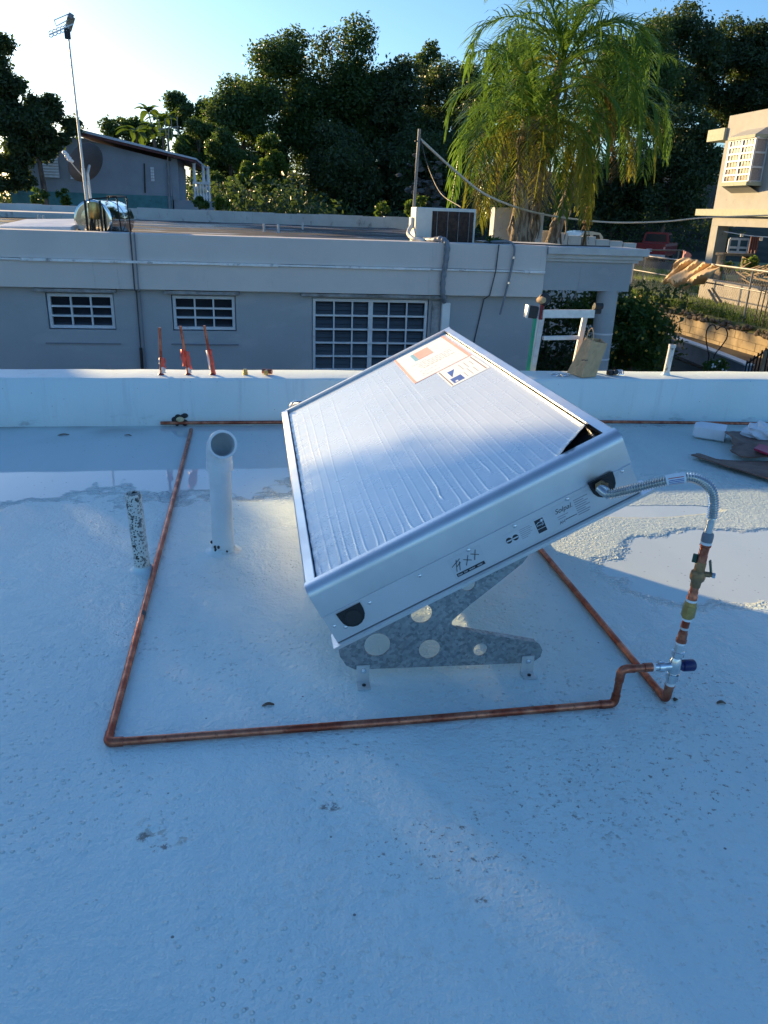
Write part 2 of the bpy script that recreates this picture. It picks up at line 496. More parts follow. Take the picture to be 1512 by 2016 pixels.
MT = dict(
    fascia=facade_material('grey_fascia_plaster', 1.5, (.40, .375, .36), (.44, .415, .39)),
    roof=roof_material(), copper=copper_material(), galv=galvanised(), film=film_material(), spatter=spatter_pvc(),
    facade=facade_material(), tar=neighbour_roof_material(),
    parapet=None,
    alu=pbr('brushed_aluminium', (.72, .73, .74), .38, 1.0, .06, 5, .05, 200),
    aludull=pbr('dull_aluminium', (.66, .66, .65), .5, .6, .08, 20, .08, 120),
    black=pbr('black_plastic', (.015, .015, .017), .45, 0, .2),
    absorber=pbr('black_absorber', (.012, .012, .014), .25, 0, .2),
    rubber=pbr('black_rubber', (.03, .03, .032), .7),
    white=pbr('white_paint', (.74, .75, .75), .45, 0, .05),
    framew=pbr('white_window_metal', (.62, .65, .68), .4, 0, .07, 10, dirt=.15),
    pane=pbr('dark_jalousie_glass', (.028, .033, .042), .18, 0, .25, 3, spec=.5),
    pvc=pbr('white_pvc', (.74, .77, .79), .35, 0, .05, 12),
    brass=pbr('brass', (.55, .38, .14), .35, .9, .15, 40, .1, 150),
    bronze=pbr('dull_bronze', (.36, .22, .11), .5, .8, .25, 40, .2, 150),
    steel=pbr('chrome_steel', (.72, .74, .76), .2, 1.0, .08, 60),
    hose=pbr('corrugated_steel', (.66, .66, .64), .2, 1.0, .08, 60),
    ptfe=pbr('thread_tape', (.85, .86, .86), .6),
    bluecap=pbr('navy_plastic', (.012, .016, .10), .35),
    blue=pbr('print_blue', (.025, .10, .42), .5), red=pbr('print_red', (.62, .06, .05), .5), sky=pbr('print_cyan', (.22, .52, .68), .5),
    coral=pbr('print_coral', (.84, .42, .34), .5),
    paper=pbr('label_paper', (.80, .86, .90), .5, 0, .03, 30), ink=pbr('print_black', (.03, .03, .035), .55), grey=pbr('print_grey', (.34, .34, .36), .55),
    tape=pbr('red_tape', (.80, .11, .07), .5, 0, .2, 30), tapew=pbr('torn_tape_backing', (.80, .72, .70), .6),
    kraft=pbr('kraft_paper', (.56, .37, .20), .85, 0, .1, 18, .3, 60),
    card=pbr('wet_cardboard', (.17, .10, .075), .65, 0, .35, 8, .5, 40),
    foam=pbr('white_foam', (.76, .79, .82), .5, 0, .06, 8, .2, 60),
    plum=pbr('raspberry_plastic', (.42, .02, .08), .4),
    stain_w=stained('stained_white_concrete', (.62, .62, .60), (.10, .095, .085), .8, .56, .74, 5, (1, 1, .5)),
    grime=pbr('grimy_ledge', (.30, .30, .30), .85, 0, .25, 9, .3, 30, dirt=.6),
    drip=pbr('peeling_white_strip', (.80, .80, .80), .7, 0, .12, 7, .2, 40, dirt=.35, dscale=9),
    conduit=pbr('dark_conduit', (.07, .075, .085), .6),
    condgrey=pbr('grey_conduit', (.20, .22, .25), .5),
    cream=pbr('cream_stucco', (.41, .40, .365), .85, 0, .05, 2.5, .15, 50, dirt=.06),
    olive=pbr('sage_trim', (.40, .42, .31), .75, 0, .06),
    acwhite=pbr('air_conditioner_casing', (.68, .66, .60), .5, 0, .06, 8, dirt=.12),
    rust=pbr('rusty_fins', (.060, .034, .026), .7, .2, .35, 20),
    bluewall=pbr('slate_blue_paint', (.27, .31, .36), .8, 0, .07, 2),
    teal=pbr('teal_paint', (.07, .22, .24), .7, 0, .15, 4, dirt=.3),
    metalroof=pbr('pale_blue_metal_roof', (.50, .56, .64), .45, .1, .08, 3),
    redtrim=pbr('maroon_fascia', (.13, .045, .045), .7, 0, .2),
    bark=stained('bark', (.16, .12, .09), (.05, .04, .03), .9, .45, .6, 9, (1, 1, .25), .5),
    palmbark=stained('palm_fibre_trunk', (.36, .30, .23), (.09, .06, .04), .9, .42, .58, 12, (1.4, 1.4, .22), .8),
    sand=stained('sandy_retaining_wall', (.44, .34, .20), (.17, .12, .07), .95, .47, .74, 4.5, (1, 1, .45), 1.2),
    bank=pbr('pebbly_bank', (.17, .125, .08), .95, 0, .4, 18, .9, 25),
    lowgrey=pbr('grey_low_wall', (.20, .22, .25), .85, 0, .1, 3),
    pipegal=pbr('weathered_fence_pipe', (.26, .25, .24), .55, .5, .15, 6),
    tarp=pbr('beige_tarp', (.62, .44, .24), .75, 0, .08, 6), pinkcloth=pbr('pink_cloth', (.55, .24, .21), .8),
    carred=pbr('red_car_paint', (.26, .012, .018), .35, 0, .1, coat=.4), carwhite=pbr('cream_car_paint', (.62, .62, .52), .35, 0, .08, coat=.5),
    glass=pbr('car_glass', (.02, .025, .03), .1),
    rope=pbr('whitish_rope', (.62, .58, .48), .9, 0, .25, 60, .4, 200),
    wire=pbr('black_cable', (.035, .033, .03), .6), iron=pbr('black_iron', (.012, .012, .013), .5, .3),
    green=pbr('green_fibreglass', (.03, .34, .20), .45, 0, .1), maroon=pbr('maroon_plastic', (.18, .02, .03), .5),
    soil=pbr('dark_soil', (.055, .042, .028), 1.0, 0, .4, 3, .5, 12), litter=pbr('hillside_soil', (.035, .034, .020), 1.0, 0, .5, .8, .5, 6),
    lawn=pbr('lawn_soil', (.17, .18, .06), 1.0, 0, .4, 2, .6, 20),
    stone=pbr('limestone', (.085, .085, .08), .9, 0, .3, 4, .6, 8),
    timber=pbr('weathered_timber', (.30, .22, .14), .8, 0, .25, 12, .3, 40),
    curtain=pbr('striped_curtain', (.42, .36, .33), .8, 0, .2, 25),
    bwhite=pbr('balustrade_white', (.66, .70, .74), .6), dish=pbr('grey_dish', (.045, .052, .065), .6, 0, .1),
    tank=pbr('polished_tank', (.82, .82, .80), .07, 1.0, .03, 3), tankcap=pbr('hammered_tank_end', (.80, .74, .64), .12, 1.0, .05, 9, .25, 9),
    flower=pbr('yellow_flower', (.75, .42, .06), .7), leafy=leaf_mat('shrub_leaf', (.03, .075, .02), (.08, .15, .03)),
    tree_a=leaf_mat('broad_leaf', (.038, .080, .026), (.092, .150, .038), .44),
    tree_b=leaf_mat('bright_leaf', (.05, .10, .02), (.13, .19, .03), .5),
    tree_c=leaf_mat('dark_leaf', (.034, .062, .030), (.075, .115, .042), .36),
    palm_g=leaf_mat('palm_leaf', (.09, .20, .040), (.18, .31, .055), .5, .28),
    palm_y=leaf_mat('yellowing_palm_leaf', (.22, .28, .04), (.42, .33, .06), .5, .35),
    palm_d=leaf_mat('dry_palm_leaf', (.22, .14, .06), (.32, .20, .09), .3, .7),
    grass=leaf_mat('grass_blade', (.09, .17, .025), (.24, .29, .06), .45),
)
def parapet_material():
    m = NT('parapet_coating')
    X, Y, Z = m.xyz()
    c = m.mix(m.step(m.noise(1.2, 6), .3, .7), (.68, .82, .83), (.76, .87, .87))
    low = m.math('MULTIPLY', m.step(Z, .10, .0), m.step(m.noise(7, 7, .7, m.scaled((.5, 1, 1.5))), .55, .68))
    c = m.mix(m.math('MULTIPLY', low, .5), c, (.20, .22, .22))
    run = m.step(m.noise(9, 5, .65, m.scaled((1.2, 1, .1))), .54, .72)
    c = m.mix(m.math('MULTIPLY', run, .22), c, (.36, .40, .42))
    sp = m.math('MULTIPLY', m.step(m.voro(15), .06, .03), .6)
    c = m.mix(sp, c, (.14, .14, .14))
    m.put('Base Color', c); m.put('Roughness', m.mixf(m.noise(2.2, 4), .35, .55))
    m.bump(m.math('ADD', m.noise(60, 6), m.math('MULTIPLY', m.noise(6, 3), 1.5)), .35, .006)
    return m.m
MT['parapet'] = parapet_material()

# ------------------------------------------------------------------ the setting: ground, hillside, our roof
def sstep(a, b, x):
    t = np.clip((x - a) / (b - a), 0, 1); return t * t * (3 - 2 * t)
def terrain_h(x, y):
    h = -2.0 + 0 * x
    left = 1 - sstep(1.0, 7.0, x)
    h = h + left * 2.9 * sstep(21.2, 25.5, y)
    h = h + (1 - left) * (.45 * sstep(2, 9, x) + .55 * sstep(24, 34, y))
    h = h + (7.0 * sstep(44, 84, y)) * sstep(-12, 14, x)
    h = h + .25 * np.sin(x * .31 + y * .17) * sstep(26, 40, y)
    return h
gx = np.concatenate([np.linspace(-600, -70, 10), np.linspace(-60, 90, 110), np.linspace(100, 600, 10)])
gy = np.concatenate([np.linspace(-400, -10, 8), np.linspace(-5, 130, 120), np.linspace(140, 900, 14)])
GX, GY = np.meshgrid(gx, gy)
GZ = terrain_h(GX, GY)
Vt = np.stack([GX.ravel(), GY.ravel(), GZ.ravel()], 1)
nx, ny = len(gx), len(gy)
ii, jj = np.meshgrid(np.arange(nx - 1), np.arange(ny - 1))
a = (jj * nx + ii).ravel()
Tt = np.stack([a, a + 1, a + nx + 1, a + nx], 1)
g = np_mesh('ground', Vt, Tt, MT['litter'])
tag(g, 'dark leaf littered soil rising into the wooded hillside', kind='structure')

# flat roof we stand on, with a parapet at its far side
m = MB().bb(-7, 9, -6, 5.05, -.2, 0)
tag(m.build('rooftop', MT['roof']), 'white coated flat roof, wet, with puddles and stains', kind='structure')
m = MB()
prof = [(5.04, -.2), (5.047, .02), (5.052, .295), (5.065, .31), (5.33, .313), (5.35, .30), (5.35, -2.2), (5.04, -2.2)]
nseg = 90
rng = random.Random(5)
for i in range(nseg + 1):
    x = -7 + 16 * i / nseg
    for k, (y, z) in enumerate(prof):
        w = .004 if k in (1, 2, 3, 4) else 0
        m.v.append((x, y + rng.uniform(-w, w), z + rng.uniform(-w, w) * .6))
n = len(prof)
for i in range(nseg):
    for k in range(n):
        k2 = (k + 1) % n
        m.f.append((i * n + k, i * n + k2, (i + 1) * n + k2, (i + 1) * n + k))
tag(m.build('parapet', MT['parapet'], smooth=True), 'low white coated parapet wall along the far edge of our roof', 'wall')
tag(MB().bb(-7, 9, -6, 4.95, -2.2, -.2).build('house_wall_below', MT['facade']), 'plastered wall of our own house under the roof', kind='structure')

# ------------------------------------------------------------------ neighbour's flat-roofed concrete house
YN = 10.0
def wall_holes(x0, x1, z0, z1, y, depth, holes):
    """wall sheet facing -Y with openings and their reveals"""
    m = MB()
    xs = sorted({x0, x1, *[h[0] for h in holes], *[h[1] for h in holes]})
    zs = sorted({z0, z1, *[h[2] for h in holes], *[h[3] for h in holes]})
    for i in range(len(xs) - 1):
        for k in range(len(zs) - 1):
            cx, cz = (xs[i] + xs[i + 1]) / 2, (zs[k] + zs[k + 1]) / 2
            if any(h[0] < cx < h[1] and h[2] < cz < h[3] for h in holes): continue
            m.add([(xs[i], y, zs[k]), (xs[i + 1], y, zs[k]), (xs[i + 1], y, zs[k + 1]), (xs[i], y, zs[k + 1])], [(0, 1, 2, 3)])
    for (a, b, c, d) in holes:
        q = [(a, c), (b, c), (b, d), (a, d)]
        for k in range(4):
            p, r = q[k], q[(k + 1) % 4]
            m.add([(p[0], y, p[1]), (r[0], y, r[1]), (r[0], y + depth, r[1]), (p[0], y + depth, p[1])], [(0, 1, 2, 3)])
    m.bb(x0, x1, y + depth + .002, y + depth + .03, z0, z1)
    return m
house = thing('concrete_house', 'grey flat roofed concrete house across the gap, with white barred windows', 'house', (0, YN, -2))
W1 = (-2.49, -1.705, -.112, .32); W2 = (-1.03, -.255, -.112, .32); WD = (.69, 2.20, -1.5, .318)
wall = wall_holes(-9, 3.70, -2.0, .395, YN, .16, [W1, W2, WD]).build('wall', MT['facade'], house)
MB().bb(3.64, 3.70, YN + .2, 21, -2, .39).build('side_wall', MT['facade'], house)
MB().bb(-9, 3.672, YN - .11, YN + .25, .385, .686, .006).build('lower_fascia', MT['fascia'], house)
up = MB().bb(-9, 3.675, YN - .12, YN + .25, .716, 1.018, .008).build('upper_fascia', MT['fascia'], house)
m = MB(); rng = random.Random(2); x = -9
while x < 3.66:
    l = rng.uniform(.2, .7); x2 = min(3.668, x + l)
    d = rng.choice([0, 0, .004, .010])
    m.bb(x, x2 - .002, YN - .150 + d, YN - .05, .686 + d * .5, .716 - d * .4); x = x2
m.build('drip_strip', MT['drip'], house)
MB().bb(-9, 3.6, YN + .25, 21, .80, .965).build('roof_slab', MT['tar'], house)
rp = MB(); rng = random.Random(8)
for i in range(26):
    xa = -9 + i * .56; rp.bb(xa, xa + .558, 21 + rng.uniform(-.008, .008), 21.2, .9, 1.235 + rng.uniform(-.012, .012))
rp.build('rear_parapet', MT['stain_w'], house)
MB().bb(-9, -3.3, 18.5, 21, .965, 1.09, .02).build('roof_curb', MT['stain_w'], house)

def barred_window(box, cols, rows, yoff, sill=True, mull=None):
    a, b, c, d = box
    w = thing_part('window', house)
    fr = MB(); t = .035
    y0, y1 = YN + .03, YN + .075
    fr.bb(a + .012, a + .012 + t, y0, y1, c + .012, d - .012); fr.bb(b - .012 - t, b - .012, y0, y1, c + .012, d - .012)
    fr.bb(a + .012 + t, b - .012 - t, y0, y1, d - .012 - t, d - .012); fr.bb(a + .012 + t, b - .012 - t, y0, y1, c + .012, c + .012 + t)
    ia, ib, ic, idd = a + .012 + t, b - .012 - t, c + .012 + t, d - .012 - t
    bt = .018
    for k in range(1, cols):
        xx = ia + (ib - ia) * k / cols
        e = .02 if mull and k == mull else 0
        fr.bb(xx - bt / 2 - e, xx + bt / 2 + e, y0 + .003, y1 - .003, ic, idd)
    for k in range(1, rows):
        zz = ic + (idd - ic) * k / rows
        fr.bb(ia, ib, y0 - .008, y1 - .006, zz - bt * .6, zz + bt * .6)
    f = fr.build('frame', MT['framew'], w)
    for i in range(cols):
        for k in range(rows):
            xa = ia + (ib - ia) * i / cols; xb = ia + (ib - ia) * (i + 1) / cols
            za = ic + (idd - ic) * k / rows; zb = ic + (idd - ic) * (k + 1) / rows
            nl = 3
            p = MB()
            for q in range(nl):
                z1 = za + (zb - za) * q / nl; z2 = za + (zb - za) * (q + 1) / nl
                p.add([(xa, y1 + .012, z1), (xb, y1 + .012, z1), (xb, y1 + .032, z2 + .004), (xa, y1 + .032, z2 + .004)], [(0, 1, 2, 3)])
            p.build('pane', MT['pane'], w)
    return w
def thing_part(name, parent):
    o = bpy.data.objects.new(name, None); COL.objects.link(o); o.parent = parent
    o.empty_display_size = .05
    o.matrix_parent_inverse = Matrix.Translation(-parent_world(parent))
    return o
barred_window(W1, 3, 3, 0); barred_window(W2, 3, 3, 0); barred_window(WD, 6, 10, 0, mull=3)
for (a, b, z) in ((-2.60, -1.66, .335), (-1.10, -.20, .335), (.55, 2.42, .338)):
    MB().bb(a, b, YN - .09, YN + .01, z, z + .04, .006).build('window_hood', MT['grime'], house)
for (a, b) in ((-2.545, -1.665), (-1.06, -.235)):
    MB().bb(a, b, YN - .018, YN + .01, -.285, -.270).build('old_awning_track', MT['condgrey'], house)
for (x, r, mt) in ((-1.43, .009, 'conduit'), (-1.385, .009, 'condgrey')):
    MB().tube([(x, YN - .14, 1.03), (x, YN - .14, .38), (x, YN - .025, .36), (x - .005, YN - .02, -2)], r, 8).build('conduit', MT[mt], house)
MB().tube([(-1.43, YN - .03, -.32), (-1.432, YN - .03, -.62)], .018, 8).build('conduit_sleeve', MT['black'], house)
for (xa, xb, mt) in ((3.02, 2.80, 'conduit'),):
    MB().tube([(xa, YN - .15, 1.02), (xa - .01, YN - .14, .7), (xa - .06, YN - .13, .40), (xa - .1, YN - .02, .34), (xb, YN - .015, -.4), (xb - .03, YN - .015, -1.5)], .008, 8).build('hanging_cable', MT[mt], house)
pth = smooth_path([(2.96, YN + .3, 1.03), (3.06, YN + .02, 1.05), (3.17, YN - .08, 1.055), (3.225, YN - .15, .99), (3.22, YN - .15, .8), (3.17, YN - .14, .45), (3.12, YN - .13, .16)], 6)
cb = MB().tube(pth, .014, 8).build('metal_conduit', MT['condgrey'], house, True)
for z, x in ((.87, 3.222), (.56, 3.186)):
    MB().lathe((x, YN - .165, z), (0, 0, 1), [(-.012, .022), (.012, .022)], 10).build('clamp', MT['steel'], cb)
# insulated refrigerant line and its white duct
pth = smooth_path([(2.12, YN + .5, 1.03), (2.22, YN + .1, 1.04), (2.30, YN - .06, 1.06), (2.355, YN - .15, 1.0), (2.35, YN - .16, .8), (2.33, YN - .15, .6), (2.34, YN - .14, .40), (2.385, YN - .06, .30)], 8)
rs = [.030 + .006 * ((i // 2) % 2) for i in range(len(pth))]
MB().tube(pth, rs, 10).build('insulated_line', MT['condgrey'], house, True)
MB().bb(2.36, 2.47, YN - .065, YN, -2, .29, .01).build('white_duct', MT['white'], house)
MB().bb(2.235, 2.33, YN - .03, YN, -1.5, .31).build('shutter_strip', MT['grime'], house)
# porch on the right: cornice, beam and round column
MB().bb(3.69, 4.88, YN - .06, YN + .18, .475, .835).build('porch_beam', MT['facade'], house)
for (x1, z0, z1, e) in ((5.05, .925, 1.012, .16), (4.995, .872, .925, .115), (4.95, .835, .872, .09)):
    MB().bb(3.68, x1, YN - e, YN + .6, z0, z1, .004).build('cornice', MT['drip'] if 0 else pbr('cornice_paint', (.52, .52, .51), .75, 0, .08), house)
MB().bb(3.68, 5.0, YN + .6, 13.6, .84, .95).build('porch_roof', MT['stain_w'], house)
col = MB().lathe((4.65, YN + .07, -2), (0, 0, 1), [(0, .138), (2.0, .138), (2.475, .138)], 28).build('column', MT['facade'], house, True)
for z in (-.09, -.43):
    MB().lathe((4.65, YN + .07, z), (0, 0, 1), [(-.012, .1395), (-.008, .143), (.008, .143), (.012, .1395)], 28, False).build('column_ring', MT['framew'], col, True)
MB().lathe((3.98, 13.2, -2), (0, 0, 1), [(0, .14), (2.84, .14)], 20).build('column', MT['facade'], house, True)
# small vents and scraps on that roof
for (px, py) in ((78, 440), (88, 441), (520, 457), (548, 459), (596, 452)):
    p = onz(px, py, .965)
    MB().lathe(p, (0, 0, 1), [(0, .02), (.13, .02), (.135, .016)], 10).build('roof_stub', MT['stain_w'], house)

# ------------------------------------------------------------------ white block wall and low wall beyond the house
m = MB(); rng = random.Random(3)
b = thing('block_wall', 'pale stained concrete block pier behind the palm trunk', 'wall', (4.9, 16.6, -1.5))
for i, (px0, px1, pt, pb) in enumerate(((975, 1032, 408, 475), (1032, 1072, 417, 475))):
    p0, p1 = ony(px0, pt, 16.6 - .05 * i), ony(px1, pt + 3, 16.6 - .05 * i)
    MB().bb(p0.x, p1.x, 16.6 - .05 * i, 16.9, -1.5, p0.z, .01).build('pier', MT['stain_w'], b)
b = thing('low_wall', 'weathered low white wall running right behind the porch cornice', 'wall', (7, 17, -1.5))
for i in range(7):
    p0, p1 = ony(1066 + i * 27, 454 + i * 4, 17), ony(1066 + (i + 1) * 27, 454 + i * 4, 17)
    MB().bb(p0.x, p1.x - .01, 17 + rng.uniform(-.01, .01), 17.2, -1.5, p0.z + rng.uniform(-.02, .02), .01).build('panel', MT['stain_w'], b)

# ------------------------------------------------------------------ right hand terrace: retaining wall, lawn, planter
terr = MB().bb(11.72, 70, 2, 50, -1.9, -.9)
tag(terr.build('terrace', MT['lawn']), 'raised grassy terrace behind the retaining wall', kind='structure')
rw = thing('retaining_wall', 'sunlit sandy block retaining wall below the chain link fence', 'wall', (11.6, 16, -1.6))
rng = random.Random(4)
for r in range(3):
    z0 = -1.62 + r * .19
    y = 7.0 - (r % 2) * .3
    while y < 31:
        MB().bb(11.60 + rng.uniform(-.006, .006), 11.72, y, y + .585, z0, z0 + .182, .006).build('block', MT['sand'], rw) if y < 26 else None
        y += .59
MB().bb(11.63, 11.715, 6.5, 31, -1.62, -1.06).build('mortar', MT['sand'], rw)
m = MB()
for i in range(420):
    y = rng.uniform(7, 31); s = rng.uniform(.03, .085); z = rng.uniform(-1.05, -.90)
    m.ellipsoid((11.60 + rng.uniform(-.02, .05) + (z + 1.05) * .4, y, z), (s * rng.uniform(.6, 1), s * rng.uniform(.8, 1.5), s * rng.uniform(.5, .9)), 6, 4)
tag(m.build('stone_bank', MT['bank'], rw), kind='stuff')
# ground strip between the walls
tag(MB().bb(9.4, 11.62, 6, 30, -1.75, -1.52).build('path', MT['soil']), 'bare earth path between low grey wall and retaining wall', kind='structure')
lw = thing('garden_wall', 'dark grey low garden wall with a pale capping', 'wall', (9.2, 14, -2))
pts = [onz(px, py, -1.15) for px, py in ((1288, 660), (1300, 655), (1320, 660), (1380, 681), (1430, 700), (1475, 718))]
pts = smooth_path(pts, 5)
mw = MB(); mc = MB()
for i in range(len(pts) - 1):
    a_, b_ = pts[i], pts[i + 1]
    dirv = (b_ - a_).normalized(); nrm = Vector((-dirv.y, dirv.x, 0)) * .08
    q = [a_ - nrm, b_ - nrm, b_ + nrm, a_ + nrm]
    mw.prism([(v.x, v.y, -2.1) for v in q], (0, 0, .93))
    q = [a_ - nrm * 1.25, b_ - nrm * 1.25, b_ + nrm * 1.25, a_ + nrm * 1.25]
    mc.prism([(v.x, v.y, -1.168) for v in q], (0, 0, .03))
mw.build('wall_body', MT['lowgrey'], lw); mc.build('capping', MT['white'], lw)
# planter below the cream house
pl = thing('planter', 'long pale concrete planter in front of the cream house', 'planter', (15, 22, -.9))
c0, c1 = onx(1378, 560, 14.2), onx(1512, 592, 14.2)
MB().bb(14.2, 14.35, min(c1.y, c0.y) - 3, c0.y, -.9, -.28, .01).build('planter_wall', pbr('planter_plaster', (.42, .38, .33), .85, 0, .14, 3, .3, 20, dirt=.35), pl)
MB().bb(14.352, 16.2, c1.y - 3, c0.y - .05, -.9, -.33).build('planter_soil', MT['soil'], pl)

# ------------------------------------------------------------------ vegetation
def leaf_mesh(rs, centers, radii, count, size, droop=.25, width=.5, shell=.55):
    """small folded leaves through the volume of a set of clumps"""
    centers = np.asarray(centers, float); radii = np.asarray(radii, float)
    w = radii[:, 0] * radii[:, 2]; w = w / w.sum()
    k = rs.choice(len(centers), count, p=w)
    d = rs.normal(size=(count, 3)); d /= np.linalg.norm(d, axis=1, keepdims=True)
    r = shell + (1 - shell) * rs.random(count) ** .6
    r = r * (1 + .18 * rs.normal(size=count).clip(-1, 2))
    p = centers[k] + d * radii[k] * r[:, None]
    nrm = d * .7 + rs.normal(size=(count, 3)) * .7 + np.array([0, 0, .35])
    nrm /= np.linalg.norm(nrm, axis=1, keepdims=True)
    t = np.cross(nrm, rs.normal(size=(count, 3))); t[:, 2] -= droop
    t -= nrm * (t * nrm).sum(1, keepdims=True); t /= np.linalg.norm(t, axis=1, keepdims=True) + 1e-9
    b = np.cross(nrm, t)
    L = size * rs.uniform(.6, 1.35, count)[:, None]
    V = np.empty((count, 4, 3))
    V[:, 0] = p - t * L * .5; V[:, 2] = p + t * L * .5 - nrm * L * .1
    V[:, 1] = p + b * L * width * .5 + nrm * L * .1; V[:, 3] = p - b * L * width * .5 + nrm * L * .1
    base = np.arange(count)[:, None] * 4
    T = np.concatenate([base + np.array([[0, 1, 2]]), base + np.array([[0, 2, 3]])])
    tint = np.repeat(rs.random(count), 4)
    return V.reshape(-1, 3), T, tint

def clumps(rs, c, r, n, kmin=.2, kmax=.38, flat=.85):
    c = np.array(c); r = np.array(r); C = []; R = []
    for i in range(n):
        d = rs.normal(size=3); d /= np.linalg.norm(d)
        f = rs.uniform(.25, .95) ** .6
        C.append(c + d * r * f)
        k = rs.uniform(kmin, kmax) * (r[0] + r[2]) / 2
        R.append((k, k, k * flat))
    return C, R

def tree(name, label, px, py, rx, ry, Y, count, size, mat, seed, nclump=34, group=None, depth=.8, base=None, lean=0, extra=None, trunk=True, kmin=.2, kmax=.38):
    """crown given by where its middle is seen and how big, at distance Y"""
    rs = np.random.RandomState(seed)
    c = ony(px, py, Y); s = Y / F * 1.03
    R = (rx * s, rx * s * depth, ry * s)
    gz = base if base is not None else float(terrain_h(np.array(c.x), np.array(c.y)))
    t = thing(name, label, 'tree', (c.x, c.y, gz), group)
    C, RR = clumps(rs, c, R, nclump, kmin, kmax)
    if extra:
        for (ex, ey, erx, ery) in extra:
            ec = ony(ex, ey, Y); eC, eR = clumps(rs, ec, (erx * s, erx * s * depth, ery * s), max(5, nclump // 4), kmin * 1.3, kmax * 1.2)
            C += eC; RR += eR
    V, T, A = leaf_mesh(rs, C, RR, int(count * 2.4), size * .78, shell=.35)
    if trunk:
        m = MB()
        r0 = .035 * (c.z + R[2] - gz) * .55 + .05
        top = Vector((c.x, c.y, c.z + R[2] * .3)); bot = Vector((c.x + lean, c.y, gz - .3))
        path = [bot.lerp(top, q) + Vector((rs.normal() * .12, rs.normal() * .1, 0)) * (q > 0) for q in (0, .3, .6, 1)]
        m.tube(smooth_path(path, 3), [r0 * (1 - .75 * i / 9) for i in range(10)], 8)
        for q in range(min(10, len(C))):
            st = bot.lerp(top, rs.uniform(.45, .95)); en = Vector(C[q])
            md = st.lerp(en, .5) + Vector((0, 0, -.06 * R[2]))
            m.tube([st, md, en], [r0 * .35, r0 * .22, r0 * .08], 6)
        m.build('trunk', MT['bark'], t, True)
    np_mesh('crown', V, T, mat, t, A)
    return t

HG = 'trees on the wooded hillside'
A_, B_, C_ = MT['tree_a'], MT['tree_b'], MT['tree_c']
hill = [
    # label, px, py, rx, ry, Y, leaves, size, mat
    ('rounded dark tree at the left shoulder of the hillside wood', 478, 268, 62, 118, 62, 9000, .34, A_),
    ('tall dark tree forming the left peak of the wood', 560, 205, 74, 108, 66, 11000, .36, A_),
    ('broad dark tree between the two peaks of the wood', 640, 245, 86, 140, 68, 11000, .36, C_),
    ('tall dark tree forming the right peak of the wood', 715, 200, 70, 106, 66, 10000, .36, A_),
    ('dark sloping tree right of the wood\'s second peak', 800, 268, 68, 124, 64, 9000, .36, C_),
    ('dim tree in the shade left of the palms', 875, 270, 62, 128, 66, 8000, .36, C_),
    ('yellowish crown showing left of the palm fronds', 925, 205, 55, 62, 70, 6000, .36, B_),
    ('dark crown hidden largely behind the palm fronds', 1010, 230, 85, 120, 68, 8000, .38, C_),
    ('leafy green tree at the palm\'s right shoulder', 1245, 165, 72, 112, 58, 11000, .32, A_),
    ('dark tall tree right of the palm', 1325, 130, 72, 96, 64, 9000, .36, C_),
    ('dark tree above the cream house roof', 1425, 150, 72, 92, 66, 9000, .36, C_),
    ('dark tree at the right edge above the cream house', 1505, 170, 60, 100, 64, 8000, .36, C_),
    ('low dark spreading tree left of the cream house', 1325, 330, 82, 100, 52, 10000, .30, C_),
    ('dark low tree under the palm\'s right fronds', 1215, 370, 70, 85, 56, 7000, .32, C_),
    ('dark low tree in the hollow behind the air conditioner', 840, 350, 90, 75, 60, 8000, .34, C_),
    ('dark low tree in the middle of the wood\'s foot', 680, 345, 100, 80, 60, 9000, .34, C_),
    ('mid green tree beside the blue house porch', 455, 335, 50, 66, 52, 6500, .28, A_),
    ('airy pale tree left of the wood above the blue house', 372, 238, 42, 52, 74, 4200, .38, A_),
    ('far low tree above the blue roof ridge', 262, 268, 48, 34, 78, 3600, .38, A_),
    ('green tree above the right end of the blue roof', 392, 292, 46, 44, 56, 5200, .28, A_),
]
for i, (lab, px, py, rx, ry, Y, n, s, mt) in enumerate(hill):
    tree('hillside_tree', lab, px, py, rx, ry, Y, n, s, mt, 10 + i, 40 if rx > 60 else 26, HG)
tree('slender_tree', 'thin wispy tree with a narrow pale crown poking above the wood', 842, 118, 20, 46, 72, 700, .42, A_, 77, 9, None, .8, kmin=.3, kmax=.5)
tree('shrub_tree', 'sunlit yellow green sapling growing in front of the dark wood', 530, 330, 30, 52, 46, 2600, .24, B_, 78, 16)
tree('shrub_tree', 'small sunlit yellow green shrub left of the sapling', 487, 348, 30, 24, 44, 1500, .22, B_, 79, 10)
tree('edge_tree', 'large dark tree at the left edge overlapping the blue house', 70, 240, 60, 62, 28, 15000, .17, C_, 81, 34,
     extra=[(-8, 150, 26, 85), (14, 312, 30, 74), (116, 262, 24, 26)])
